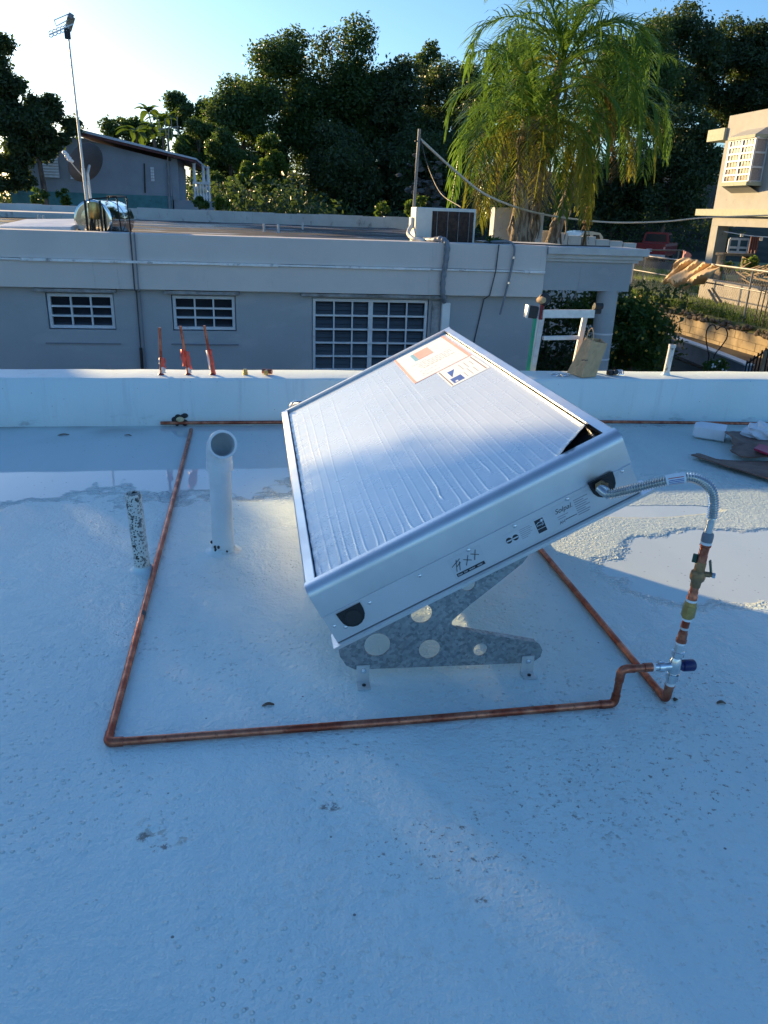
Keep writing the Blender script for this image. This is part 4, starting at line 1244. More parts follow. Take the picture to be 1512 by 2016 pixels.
# ------------------------------------------------------------------ cream house on the right
XH, YH = 16.0, 27.0
ch = thing('cream_house', 'sunlit cream two storey house with a bay window and open ground floor', 'house', (XH, YH, -.9))
MB().bb(XH, XH + 9, 12, YH, 1.84, 4.78).build('upper_wall', MT['cream'], ch)
tp = MB().add([(XH, YH, 4.78), (XH, 12, 4.78), (XH, 12, 4.62), (XH, YH, 4.86)], [(0, 1, 2, 3)])
MB().bb(XH - .1, XH + .6, YH, YH + 1.05, 4.05, 4.42).build('roof_eave', MT['olive'], ch)
MB().bb(XH - .18, XH + 9.1, 11.5, YH + .85, 1.62, 1.838).build('floor_slab', MT['olive'], ch)
for (ya, yb) in ((YH - .45, YH - .02), (YH - 6.5, YH - 6.05)):
    MB().bb(XH + .02, XH + .45, ya, yb, -.95, 1.30).build('pillar', MT['cream'], ch)
MB().bb(XH + .02, XH + .45, 11.6, YH - .02, 1.302, 1.618).build('beam', MT['cream'], ch)
MB().bb(XH + 7.6, XH + 7.8, 12, YH, -.95, 1.6).build('rear_wall', MT['lowgrey'], ch)
# bay window
wy0, wy1, wz0, wz1 = 24.55, 25.98, 2.66, 3.92
bw = thing_part('bay_window', ch)
XB = XH - .42
MB().prism([(XB - .06, wy0 + .0, wz1), (XH, wy0 - .1, wz1), (XH, wy1 + .25, wz1), (XB - .06, wy1 + .08, wz1)], (0, 0, .10)).build('window_head', MT['olive'], bw)
MB().add([(XB - .05, wy0, wz1 + .102), (XB - .05, wy1 + .07, wz1 + .102), (XH, wy1 + .24, wz1 + .102), (XH, wy0 - .1, wz1 + .102), (XH, wy0 + .2, wz1 + .34), (XH, wy1 - .1, wz1 + .34)], [(0, 1, 5, 4), (1, 2, 5), (0, 4, 3)]).build('hood', MT['cream'], bw)
MB().prism([(XB - .06, wy0 + .0, wz0 - .12), (XH, wy0 - .1, wz0 - .12), (XH, wy1 + .25, wz0 - .12), (XB - .06, wy1 + .08, wz0 - .12)], (0, 0, .12)).build('sill', MT['olive'], bw)
MB().add([(XB, wy0, wz0 - .122), (XB, wy1 + .05, wz0 - .122), (XH, wy1 + .1, wz0 - .32), (XH, wy0, wz0 - .32), (XH, wy1 + .2, wz0 - .122)], [(0, 1, 2, 3), (1, 4, 2)]).build('corbel', MT['cream'], bw)
MB().bb(XB + .06, XB + .09, wy0, wy1, wz0, wz1).build('curtain', MT['curtain'], bw)
fr = MB()
for k in range(3):
    y = wy0 + (wy1 - wy0) * k / 2
    fr.bb(XB - .02, XB + .03, y - .04, y + .04, wz0, wz1)
for k in range(7):
    z = wz0 + (wz1 - wz0) * k / 6
    fr.bb(XB - .018, XB + .028, wy0, wy1, z - .025, z + .025)
fr.build('frame', MT['white'], bw)
for i in range(2):
    for k in range(6):
        ya = wy0 + .04 + (wy1 - wy0) * i / 2; yb = wy0 - .04 + (wy1 - wy0) * (i + 1) / 2
        za = wz0 + .025 + (wz1 - wz0) * k / 6; zb = wz0 - .025 + (wz1 - wz0) * (k + 1) / 6
        p = MB()
        for q in range(4):
            y1, y2 = ya + (yb - ya) * q / 4, ya + (yb - ya) * (q + .55) / 4
            p.add([(XB + .012, y1, za), (XB + .012, y2, za), (XB + .012, y2, zb), (XB + .012, y1, zb)], [(0, 1, 2, 3)])
        p.build('pane', pbr('bay_pane', (.16, .15, .15), .2) if (i, k) == (0, 0) else bpy.data.materials['bay_pane'], bw)
sf = MB()
for k in range(4):
    z = wz0 + (wz1 - wz0) * k / 3
    sf.bb(XB, XH, wy0 - .03, wy0, z - .03, z + .03)
for k in range(2):
    x = XB + (XH - XB) * k / 1
    sf.bb(x - .03, x + .03, wy0 - .032, wy0 + .002, wz0, wz1)
sf.build('side_frame', MT['white'], bw)
MB().bb(XB + .03, XH - .01, wy0 + .01, wy0 + .02, wz0, wz1).build('side_pane', MT['curtain'], bw)
# things under the house: old double window leaning, washing line
wv = ony(1462, 485, 24.6)
t = thing('loose_window', 'pale blue double window frame standing in the shade under the cream house', 'window', (wv.x, 24.6, -.9))
q0, q1 = ony(1437, 470, 24.6), ony(1470, 497, 24.6)
MB().bb(q0.x, q1.x, 24.6, 24.64, q1.z, q0.z).build('pane', pbr('dim_blue_pane', (.04, .10, .15), .2), t)
fr = MB()
for k in range(3):
    x = q0.x + (q1.x - q0.x) * k / 2; fr.bb(x - .035, x + .035, 24.57, 24.6, q1.z, q0.z)
for z in (q0.z, q1.z, q1.z + (q0.z - q1.z) * .35): fr.bb(q0.x, q1.x, 24.572, 24.598, z - .035, z + .035)
fr.build('frame', MT['bwhite'], t)
t = thing('loose_window_stand', 'low bench carrying the old window under the cream house', 'bench', (wv.x, 24.8, -.9))
MB().bb(q0.x - .2, q1.x + .2, 24.5, 24.95, q1.z - .12, q1.z - .04).build('top', MT['timber'], t)
for x in (q0.x - .1, q1.x + .1): MB().bb(x - .04, x + .04, 24.55, 24.9, -.9, q1.z - .12).build('leg', MT['timber'], t)
l0, l1 = ony(1425, 456, 22.5), ony(1530, 468, 21.5)
o = cable('clothes_line', 'washing line strung under the cream house', [l0, l0.lerp(l1, .5) + Vector((0, 0, -.03)), l1], .012, 'white')
for i, (px, py, hgt, mt, lab) in enumerate(((1488, 465, .48, 'redtrim', 'dark maroon cloth hanging on the washing line'), (1462, 461, .07, 'white', 'white peg cluster on the washing line'), (1500, 468, .08, 'white', 'white clip right of the maroon cloth on the washing line'))):
    p = ony(px, py, 22.1)
    m = MB(); w_ = .14 if i == 0 else .05
    n = 8
    for k in range(n):
        xa = p.x - w_ + 2 * w_ * k / n; xb = p.x - w_ + 2 * w_ * (k + 1) / n
        m.bb(xa, xb, p.y + .02 * (k % 2), p.y + .03 + .02 * (k % 2), p.z - hgt * (1 - .1 * (k % 3)), p.z)
    tag(m.build('hanging_cloth' if i == 0 else 'clothes_peg', MT[mt]), lab, 'cloth' if i == 0 else 'peg')

# ------------------------------------------------------------------ vehicles
def wheel(m_t, m_r, parent, c, ax, r=.32):
    w = MB().lathe(Vector(c) - Vector(ax) * .1, ax, [(0, r * .6), (0, r * .95), (.03, r), (.17, r), (.2, r * .95), (.2, r * .6)], 20).build('wheel', MT['rubber'], parent, True)
    MB().lathe(Vector(c) - Vector(ax) * .085, ax, [(0, .02), (.01, r * .58), (.16, r * .58), (.17, .02)], 16).build('rim', MT['aludull'], w, True)
pc = ony(1283, 492, 44)
t = thing('pickup_truck', 'dark red pickup truck parked in the shade beyond the fence', 'truck', (pc.x, 44, -.9))
ang = math.radians(-36); cs, sn = math.cos(ang), math.sin(ang)
def tw(x, y, z): return Vector((pc.x - .15 + x * cs - y * sn, 44 + x * sn + y * cs, -.9 + z))
def sect(prof, y0, y1, xin=0):
    m = MB()
    return m.prism([tw(x, y0, z) for x, z in prof], tw(0, y1, 0) - tw(0, y0, 0))
body = [(-.86, .38), (.86, .38), (.9, .55), (.9, .95), (.86, 1.08), (-.86, 1.08), (-.9, .95), (-.9, .55)]
sect(body, 0, 4.9).build('body', MT['carred'], t)
cab = [(-.78, 1.082), (.78, 1.082), (.66, 1.62), (.58, 1.68), (-.58, 1.68), (-.66, 1.62)]
sect(cab, 1.9, 3.5).build('cab', MT['carred'], t)
sect([(-.64, 1.16), (.64, 1.16), (.56, 1.58), (-.56, 1.58)], 1.88, 1.897).build('rear_window', MT['glass'], t)
for s_ in (-1, 1):
    MB().add([tw(.80 * s_, 2.1, 1.14), tw(.80 * s_, 3.3, 1.14), tw(.70 * s_, 3.2, 1.56), tw(.70 * s_, 2.15, 1.56)], [(0, 1, 2, 3)]).build('side_window', MT['glass'], t)
    MB().box(tw(.82 * s_, -.012, .82), (.1, .02, .22), Matrix.Rotation(ang, 3, 'Z')).build('tail_light', MT['coral'], t)
    for y in (.95, 3.9): wheel(0, 0, t, tw(.78 * s_, y, .33), (cs * s_, sn * s_, 0))
sect([(-.92, .36), (.92, .36), (.92, .5), (-.92, .5)], -.12, -.002).build('bumper', MT['aludull'], t)
MB().box(tw(0, -.01, .72), (.32, .012, .15), Matrix.Rotation(ang, 3, 'Z')).build('licence_plate', MT['paper'], t)
vc = ony(1172, 470, 30)
t = thing('parked_car', 'rounded cream car whose roof shows over the low white wall', 'car', (vc.x, 30, -1.2))
zt = ony(1172, 456, 30).z
h_ = zt + 1.2
m = MB(); n = 14
prof = [(-.78, .35), (.78, .35), (.82, .7), (.74, .86), (.52, 1.0), (.5, h_ - .22), (.36, h_ - .05), (0, h_), (-.36, h_ - .05), (-.5, h_ - .22), (-.52, 1.0), (-.74, .86), (-.82, .7)]
m.prism([(vc.x + x, 30.4, -1.2 + z) for x, z in prof], (0, 1.7, 0)).build('body', MT['carwhite'], t)
MB().prism([(vc.x + x, 30.0, -1.2 + z) for x, z in [(-.7, .35), (.7, .35), (.76, .6), (.6, .84), (-.6, .84), (-.76, .6)]], (0, .4, 0)).build('boot', MT['carwhite'], t)
for x in (-.24, .24):
    MB().prism([(vc.x + x - .19, 30.38, -1.2 + h_ - .42), (vc.x + x + .19, 30.38, -1.2 + h_ - .42), (vc.x + x * .8 + .12, 30.38, -1.2 + h_ - .12), (vc.x + x * .8 - .12, 30.38, -1.2 + h_ - .12)], (0, .015, 0)).build('rear_pane', MT['glass'], t)
for s_ in (-1, 1):
    for y in (30.5, 31.8): wheel(0, 0, t, (vc.x + .7 * s_, y, -.9), (s_, 0, 0), .28)

# ------------------------------------------------------------------ fences
def chain_fence(label, p0, p1, posts, hgt, midrail=False, mesh=True):
    p0 = Vector(p0); p1 = Vector(p1)
    t = thing('chain_link_fence', label, 'fence', p0)
    L = (p1 - p0).length; d = (p1 - p0) / L
    up = Vector((0, 0, hgt))
    MB().tube([p0 + up, p1 + up], .028, 8).build('top_rail', MT['pipegal'], t)
    if midrail: MB().tube([p0 + up * .62, p1 + up * .62], .018, 8).build('middle_rail', MT['pipegal'], t)
    for s in posts:
        q = p0 + d * s
        MB().tube([q - Vector((0, 0, .2)), q + up * 1.0], .026, 8).build('post', MT['pipegal'], t)
    if mesh:
        m = MB(); st_ = .11; n = int(L / st_)
        def z(v): return Vector((0, 0, v))
        for i in range(-int(hgt / st_), n):
            for sg in (1, -1):
                a = i * st_; b_ = a + hgt
                lo, hi = max(a, 0), min(b_, L)
                if hi <= lo: continue
                za, zb = lo - a, hi - a
                if sg < 0: za, zb = hgt - za, hgt - zb
                m.bar(p0 + d * lo + z(za), p0 + d * hi + z(zb), .0026, .0026)
        m.build('wire_mesh', MT['condgrey'], t)
    return t
chain_fence('near chain link fence along the top of the retaining wall', (12.25, 26.2, -.9), (11.75, 9.5, -.9), [.15, 1.5, 4.9, 8.2, 11.4, 14.8], 1.24, True)
chain_fence('far chain link fence crossing the lawn in front of the cream house', (12.3, 27.4, -.9), (16.0, 28.5, -.9), [.1, 2.0, 3.6], 1.28, False, False)

# tarp thrown over the near fence
rs = np.random.RandomState(4)
c0 = Vector((12.15, 21.6, .42))
t0 = [ony(1345, 512, 22.6), ony(1418, 527, 20.9), ony(1392, 560, 20.6), ony(1385, 548, 20.7), ony(1338, 562, 22.0), ony(1308, 552, 23.4)]
NU, NV = 26, 16
top0, top1 = onx(1350, 506, 12.12), onx(1422, 524, 12.05)
bot0, bot1 = onx(1306, 560, 11.75), onx(1384, 568, 11.72)
vs = []; fs = []
for j in range(NV + 1):
    for i in range(NU + 1):
        u, v = i / NU, j / NV
        p = (top0 * (1 - u) + top1 * u) * (1 - v) + (bot0 * (1 - u) + bot1 * u) * v
        wv_ = .10 * math.sin(u * 15 + v * 4) * (.3 + v) + .06 * math.sin(u * 31 + v * 9) + .08 * math.sin(v * 8 + u * 3)
        p = p + Vector((-.35 * v * (1 - v) - wv_, -wv_ * .5, .10 * math.sin(u * 9) * v + .12 * v * (1 - v)))
        vs.append(p)
for j in range(NV):
    for i in range(NU):
        b0 = j * (NU + 1) + i; fs.append((b0, b0 + 1, b0 + NU + 2, b0 + NU + 1))
o = MB().add(vs, fs).build('beige_tarp', MT['tarp'], None, True)
md = o.modifiers.new('thickness', 'SOLIDIFY'); md.thickness = .012
tag(o, 'crumpled beige tarp thrown over the chain link fence', 'tarp')
pk = [ony(1347, 490, 22.9), ony(1360, 508, 22.6)]
m = MB(); vs = []; fs = []
for j in range(9):
    for i in range(7):
        u, v = i / 6, j / 8
        base = ony(1337 + 24 * u * v + 8 * u, 530, 22.8); tip = ony(1347 + 2 * u, 493, 22.9)
        tip2 = ony(1350 + 12 * u, 505 - 8 * math.sin(u * 3), 22.8)
        p = (tip * (1 - u) + tip2 * u) * (1 - v) + base * v + Vector((.04 * math.sin(u * 9 + v * 5), .05 * math.cos(u * 7), 0))
        vs.append(p)
for j in range(8):
    for i in range(6):
        b0 = j * 7 + i; fs.append((b0, b0 + 1, b0 + 8, b0 + 7))
o = m.add(vs, fs).build('pink_cloth', MT['pinkcloth'], None, True)
md = o.modifiers.new('thickness', 'SOLIDIFY'); md.thickness = .015
tag(o, 'pink cloth standing up in a peak behind the beige tarp', 'cloth')
# boards leaning on the planter, plants and branches in it
for i, (a, b, lab) in enumerate((((1395, 570), (1412, 597), 'left leaning grey board beside the planter'), ((1402, 567), (1420, 595), 'right leaning grey board beside the planter'))):
    tag(MB().bar(ony(*a, 19.6), ony(*b, 19.2), .07, .02).build('board', MT['timber']), lab, 'board')
rs = np.random.RandomState(12)
for i, (px, py, hw, hh, lab, mt, n) in enumerate(((1476, 515, .16, .34, 'upright green shoot growing in the planter', B_, 260), (1500, 535, .5, .16, 'low ground cover sprawling in the planter', MT['leafy'], 500), (1432, 522, .08, .14, 'bright lime leaf by the pillar', B_, 14))):
    p = onx(px, py, 15.0)
    t = thing('planter_plant', lab, 'plant', (p.x, p.y, -.33))
    C, R = clumps(rs, p, (.25, hw, hh), 8, .35, .5)
    V, T, A = leaf_mesh(rs, C, R, n, .13 if i < 2 else .3); np_mesh('foliage', V, T, mt, t, A)
    MB().tube([(p.x, p.y, -.35), p], .012, 5).build('stem', MT['bark'], t)
rng = random.Random(6); m = MB()
for i in range(34):
    p = onx(rng.uniform(1450, 1530), rng.uniform(525, 548), 14.7); a = rng.uniform(-.5, .5)
    m.tube([p, p + Vector((rng.uniform(-.1, .1), -rng.uniform(.3, .8), a * .4 + .05))], .018, 5)
tag(m.build('brush_pile', MT['timber']), 'pile of dry cut branches lying in the planter', 'branches', kind='stuff')

# heart shaped plant support and ironwork
hc = ony(1411, 663, 11.5); s_ = 11.5 / F
pts = []
for (x, y) in ((1396, 700), (1392, 680), (1390, 662), (1393, 647), (1400, 640), (1407, 641), (1411, 649), (1418, 644), (1427, 645), (1432, 655), (1430, 667), (1420, 682), (1408, 697), (1405, 706)):
    pts.append(ony(x, y, 11.5))
t = thing('heart_trellis', 'black wire plant support bent into a heart outline', 'trellis', (hc.x, 11.5, -2))
MB().tube(smooth_path(pts, 4), .010, 7).build('heart_wire', MT['iron'], t, True)
MB().tube([pts[0], (pts[0].x + .02, 11.5, -2)], .010, 6).build('stake', MT['iron'], t)
rs = np.random.RandomState(31); c = ony(1405, 722, 11.4)
t = thing('potted_plant', 'dark leafy plant with pale blossoms under the heart trellis', 'plant', (c.x, 11.4, -2))
C, R = clumps(rs, c, (.22, .18, .16), 9, .35, .5)
V, T, A = leaf_mesh(rs, C, R, 420, .07); np_mesh('foliage', V, T, MT['leafy'], t, A)
m = MB()
for i in range(7): m.ellipsoid(c + Vector((rs.uniform(-.15, .15), -.15, rs.uniform(-.08, .12))), (.018, .014, .018), 6, 4)
m.build('blossoms', MT['white'], t)
MB().tube([(c.x, 11.4, -2), c], .02, 6).build('stem', MT['bark'], t)
t = thing('iron_gate', 'black iron gate bars at the right edge below the garden wall', 'gate', (ony(1500, 700, 10.5).x, 10.5, -2))
a, b = ony(1470, 716, 10.5), ony(1530, 676, 10.2)
MB().tube([a, b], .014, 6).build('top_bar', MT['iron'], t)
for k in range(9):
    p = a.lerp(b, k / 8); MB().tube([p + Vector((0, 0, .05)), (p.x, p.y, -2)], .012, 6).build('bar', MT['iron'], t)
MB().tube([ony(1508, 690, 10.3), (ony(1500, 740, 10.3).x, 10.3, -2)], .03, 8).build('gate_post', MT['timber'], t)
t = thing('iron_railing', 'black iron railing leaning on the near fence at the right edge', 'railing', (11.6, 16.5, -1))
for k in range(5):
    p, q = onx(1502 + k * 8, 560 + k * 3, 11.55), onx(1484 + k * 8, 636 + k * 4, 11.5)
    MB().tube([p, q], .014, 6).build('bar', MT['iron'], t)
MB().tube([onx(1500, 572, 11.53), onx(1540, 586, 11.53)], .014, 6).build('cross_bar', MT['iron'], t)

# ------------------------------------------------------------------ the solar collector
O_ = Vector((.116, 1.97, .337)); TH = math.radians(27.3)
U = Vector((math.cos(TH), 0, math.sin(TH))); NR = Vector((-math.sin(TH), 0, math.cos(TH))); VV = Vector((0, 1, 0))
CW, CL, CT = 1.0, 2.10, .20
def cp(u, v, w): return O_ + U * u + VV * v + NR * w
sc_ = thing('solar_collector', 'large tilted flat plate solar collector with wrinkled white film on our roof', 'solar collector', (.3, 2.0, 0))
def sweep(prof_vw, u0, u1):
    return MB().prism([cp(u0, v, w) for v, w in prof_vw], U * (u1 - u0))
r = .032
rnd = [(r - r * math.sin(a), -r + r * math.cos(a)) for a in [math.pi / 2 * i / 7 for i in range(8)]]
prof = [(.045, -.008), (.045, 0)] + rnd + [(0, -.104), (.03, -.104)]
fr = sweep(prof, 0, CW).build('end_rail', MT['alu'], sc_, True)
sweep([(.03, -.104), (-.004, -.104), (-.004, -CT), (.03, -CT)], .004, CW - .004).build('end_plate', MT['aludull'] if 0 else pbr('end_plate_aluminium', (.70, .715, .73), .5, .75, .04, 4), sc_)
profb = [(CL - v, w) for v, w in prof]
sweep(profb, 0, CW).build('end_rail', MT['alu'], sc_, True)
sweep([(CL - .03, -.104), (CL + .004, -.104), (CL + .004, -CT), (CL - .03, -CT)], .004, CW - .004).build('end_plate', MT['alu'], sc_)
def srail(flip):
    pr = [(.034, -.010), (.034, 0), (.006, 0), (0, -.006), (0, -CT), (.02, -CT), (.02, -.010)]
    return MB().prism([cp((CW - u) if flip else u, .0455, w) for u, w in pr], VV * (CL - .091))
srail(False).build('side_rail', MT['alu'], sc_); srail(True).build('side_rail', MT['alu'], sc_)
MB().prism([cp(.02, .03, -CT), cp(CW - .02, .03, -CT), cp(CW - .02, CL - .03, -CT), cp(.02, CL - .03, -CT)], NR * .01).build('back_sheet', MT['alu'], sc_)
MB().prism([cp(-.012, -.022, -CT - .002), cp(CW + .03, -.022, -CT - .002), cp(CW + .03, .06, -CT - .002), cp(-.012, .06, -CT - .002)], NR * -.010).build('mounting_rail', MT['alu'], sc_)
MB().prism([cp(-.012, CL - .06, -CT - .002), cp(CW + .03, CL - .06, -CT - .002), cp(CW + .03, CL + .02, -CT - .002), cp(-.012, CL + .02, -CT - .002)], NR * -.010).build('mounting_rail', MT['alu'], sc_)
MB().prism([cp(.03, .04, -.020), cp(CW - .03, .04, -.020), cp(CW - .03, CL - .04, -.020), cp(.03, CL - .04, -.020)], NR * -.012).build('absorber_glass', MT['absorber'], sc_)

# protective film with long creases running down the panel, one corner curled up
def build_film():
    nu, nv = 440, 260
    us = np.linspace(.036, CW - .036, nu); vs_ = np.linspace(.046, CL - .046, nv)
    Ug, Vg = np.meshgrid(us, vs_)
    H = .0022 * np.sin(Ug * 9 + Vg * 2.1) * np.sin(Vg * 3.1) * .5
    rs = np.random.RandomState(14)
    k = 0
    for c in np.arange(.05, .97, .031):
        c0 = c + rs.uniform(-.008, .008)
        v0 = 0.0 if rs.random() < .88 else rs.uniform(.03, .22)
        v1 = rs.uniform(.55, 2.1) if rs.random() < .55 else 2.1
        amp = rs.uniform(.00025, .0007); wd = rs.uniform(.0020, .0030)
        bend = rs.uniform(-.02, .035)
        hook = rs.choice([-1, 1], p=[.35, .65]) * rs.uniform(.002, .016)
        path = c0 + bend * (Vg / 2.1) ** 2 + .0015 * np.sin(Vg * 7 + k) + hook * np.exp(-((Vg - v0 - .03) / .045) ** 2 * 1.0) * (Vg < v0 + .3)
        fade = np.clip((Vg - v0 + .02) / .06, 0, 1) * np.clip((v1 - Vg) / .3, 0, 1)
        near = 1 + 5.5 * np.exp(-(Vg - v0) / .14) * (Vg >= v0)
        H += amp * near * fade * np.exp(-((Ug - path) / wd) ** 2)
        k += 1
    # puckers along the lower left edge
    H += .0012 * np.exp(-(Ug - .04) / .05) * np.sin(Vg * 60) + .0015 * np.exp(-(Vg - .05) / .03) * np.sin(Ug * 75)
    flat = ((Ug > .64) & (Vg > 1.13))
    H = np.where(flat, H * .12, H)
    # curled corner
    e = (Ug - .845) * .62 + (.115 - Vg) * .78 - .052
    lift = np.clip(e + .05, 0, .2)
    H = H + lift ** 2 * 9
    keep = e < .012 + .004 * np.sin(Ug * 160)
    X = O_.x + Ug * U.x + (H - .016) * NR.x; Yc = O_.y + Vg; Z = O_.z + Ug * U.z + (H - .016) * NR.z
    P = np.stack([X, Yc, Z], 2).reshape(-1, 3)
    i, j = np.meshgrid(np.arange(nu - 1), np.arange(nv - 1))
    a = (j * nu + i).ravel()
    Q = np.stack([a, a + 1, a + nu + 1, a + nu], 1)
    kk = keep.ravel()
    Q = Q[kk[Q].all(1)]
    o = np_mesh('protective_film', P, Q, MT['film'], sc_)
    o.data.polygons.foreach_set('use_smooth', [True] * len(o.data.polygons))
    return o
film = build_film()
def slab(u0, u1, v0, v1, w, parent, mat, name, th=.0003):
    return MB().prism([cp(u0, v0, w), cp(u1, v0, w), cp(u1, v1, w), cp(u0, v1, w)], NR * th).build(name, mat, parent)
# big warning label (red border, coloured picture, rows of print) and small instruction label
wl0 = -.0152
big = slab(.655, .945, 1.45, 2.02, wl0, sc_, MT['paper'], 'warning_label')
w1_ = wl0 + .0004
slab(.655, .667, 1.45, 2.02, w1_, big, MT['coral'], 'border'); slab(.930, .945, 1.45, 2.02, w1_, big, MT['coral'], 'border')
slab(.667, .93, 1.45, 1.456, w1_, big, MT['coral'], 'border')
pic = slab(.735, .80, 1.80, 1.955, w1_, big, MT['sky'], 'picture')
slab(.755, .835, 1.80, 1.955, w1_ + .0006, big, MT['coral'], 'picture')
rng = random.Random(21)
for i in range(9):
    v = 1.50 + i * .03
    m = MB(); u = .70 + rng.uniform(0, .04)
    while u < .9:
        l = rng.uniform(.006, .02); m.prism([cp(u, v, w1_), cp(u + l, v, w1_), cp(u + l, v + .007, w1_), cp(u, v + .007, w1_)], NR * .0004); u += l + .006
        if rng.random() < .12: break
    m.build('print_line', pbr('faint_print', (.55, .57, .60), .5) if i == 0 else bpy.data.materials['faint_print'] if i != 4 else MT['coral'], big)
small = slab(.765, .945, 1.15, 1.445, wl0, sc_, MT['paper'], 'instruction_label')
m = MB().prism([cp(.80, 1.27, w1_), cp(.80, 1.37, w1_), cp(.835, 1.37, w1_)], NR * .0005); m.build('blue_mark', MT['blue'], small)
slab(.785, .835, 1.175, 1.255, w1_, small, MT['blue'], 'blue_mark'); slab(.795, .807, 1.18, 1.20, w1_ + .0006, small, MT['paper'], 'blue_mark_notch')
slab(.772, .776, 1.16, 1.43, w1_, small, MT['redtrim'], 'border'); slab(.930, .934, 1.16, 1.43, w1_, small, MT['redtrim'], 'border')
for i in range(6):
    u = .85 + i * .012; a = 1.18 + (i % 2) * .12
    slab(u, u + .003, a, a + rng.uniform(.06, .11), w1_, small, MT['grey'], 'print_line')

# near end: port covers, screws, labels
def eq(u, w, y): return Vector((cp(u, 0, w).x, y, cp(u, 0, w).z))
YE = O_.y - .004
for uc, w_top in ((.900, -.098), (.083, -.112)):
    pts = [(uc - .040, w_top), (uc + .038, w_top), (uc + .038, w_top - .022)]
    for i in range(9):
        a = i / 8 * math.pi
        pts.append((uc + .038 * math.cos(a), w_top - .022 - .042 * math.sin(a)))
    pts = pts[:2] + pts[2:]
    pc_ = MB().prism([eq(u, w, YE - .0005) for u, w in pts], (0, -.004, 0)).build('port_cover', MT['black'], sc_)
    MB().lathe(eq(uc, w_top - .032, YE - .004), (0, -1, 0), [(0, .026), (.004, .024), (.005, .018)], 18).build('grommet', MT['rubber'], pc_, True)
for u, w in ((.048, -.165), (.02, -.145), (.145, -.128), (.31, -.122), (.47, -.118), (.62, -.116), (.79, -.114), (.965, -.112)):
    s = MB().lathe(eq(u, w, YE - .0003), (0, -1, 0), [(0, .0055), (.0015, .0055), (.003, .0035)], 10).build('screw', MT['steel'], sc_, True)

def text_mesh(body, size, u, w, mat, parent, name, shear=0.0, y=None):
    cu = bpy.data.curves.new('t', 'FONT'); cu.body = body; cu.size = size; cu.shear = shear
    o = bpy.data.objects.new('t', cu); COL.objects.link(o)
    bpy.context.view_layer.update()
    me = bpy.data.meshes.new_from_object(o.evaluated_get(bpy.context.evaluated_depsgraph_get()))
    bpy.data.objects.remove(o)
    yy = y if y is not None else YE - .0014
    base = eq(u, w, yy)
    for v in me.vertices:
        x, z = v.co.x, v.co.y
        v.co = base + U * x + NR * z
    me.materials.clear(); me.materials.append(mat)
    return link(name, me, mat, parent)
def eslab(u0, u1, w0, w1, mat, parent, name, lev=0):
    y = YE - .0004 - .0005 * lev
    return MB().prism([eq(u0, w0, y), eq(u1, w0, y), eq(u1, w1, y), eq(u0, w1, y)], (0, -.0004, 0)).build(name, mat, parent)
silver = pbr('silver_label', (.66, .68, .70), .45, .3, .03)
lb = eslab(.735, .855, -.186, -.116, silver, sc_, 'maker_label')
text_mesh('Solpal.', .0215, .740, -.142, MT['ink'], lb, 'lettering', .35)
text_mesh('AH', .013, .742, -.178, MT['ink'], lb, 'lettering', .2)
eslab(.763, .80, -.172, -.170, MT['ink'], lb, 'rule', 1)
for i in range(8):
    eslab(.803, .803 + [.045, .03, .042, .035, .044, .028, .04, .036][i], -.126 - i * .007, -.1285 - i * .007, MT['grey'], lb, 'print_line', 1)
for i in range(2): eslab(.743, .743 + .034 - .01 * i, -.153 - i * .007, -.155 - i * .007, MT['grey'], lb, 'print_line', 1)
lb = eslab(.672, .715, -.178, -.124, silver, sc_, 'energy_label')
eslab(.676, .703, -.160, -.130, MT['ink'], lb, 'black_square', 1); eslab(.676, .703, -.174, -.162, MT['ink'], lb, 'black_band', 1)
m = MB().tube([eq(.689 + .010 * math.cos(a), -.146 + .007 * math.sin(a), YE - .0022) for a in [math.pi * i / 8 for i in range(9)]], .0009, 5); m.build('white_arc', MT['paper'], lb)
text_mesh('energy', .0085, .677, -.151, MT['paper'], lb, 'lettering', .3, YE - .0022)
st5 = []
for i in range(10):
    a = math.pi / 2 + i * math.pi / 5; rr = .006 if i % 2 == 0 else .0025
    st5.append(eq(.6975 + rr * math.cos(a), -.1365 + rr * math.sin(a), YE - .0016))
MB().prism(st5, (0, -.0004, 0)).build('white_star', MT['paper'], lb)
lb = eslab(.575, .668, -.178, -.128, silver, sc_, 'certification_label')
for k, uc in enumerate((.588, .609)):
    s = MB().lathe(eq(uc, -.150, YE - .0009), (0, -1, 0), [(0, .0095), (.0004, .0095)], 24).build('round_seal', MT['ink'], lb)
    eslab(uc - .0085, uc + .0085, -.1525, -.1485, silver, lb, 'seal_band', 2)
for i in range(6): eslab(.625, .625 + [.036, .04, .034, .038, .03, .02][i], -.134 - i * .006, -.1355 - i * .006, MT['grey'], lb, 'print_line', 1)
lb = eslab(.40, .505, -.188, -.118, silver, sc_, 'model_label')
for pts in (((.413, -.165), (.425, -.128)), ((.405, -.145), (.436, -.130)), ((.418, -.150), (.434, -.142)), ((.423, -.165), (.432, -.138)), ((.446, -.160), (.462, -.132)), ((.444, -.138), (.466, -.152)), ((.474, -.156), (.488, -.126)), ((.470, -.132), (.492, -.146))):
    MB().tube([eq(u, w, YE - .0018) for u, w in pts], .0009, 5).build('pen_stroke', MT['ink'], lb)
eslab(.408, .498, -.183, -.172, MT['ink'], lb, 'black_strip', 1)
text_mesh('heat  hot  water   solar', .0085, .411, -.1795, MT['paper'], lb, 'lettering', 0, YE - .0022)

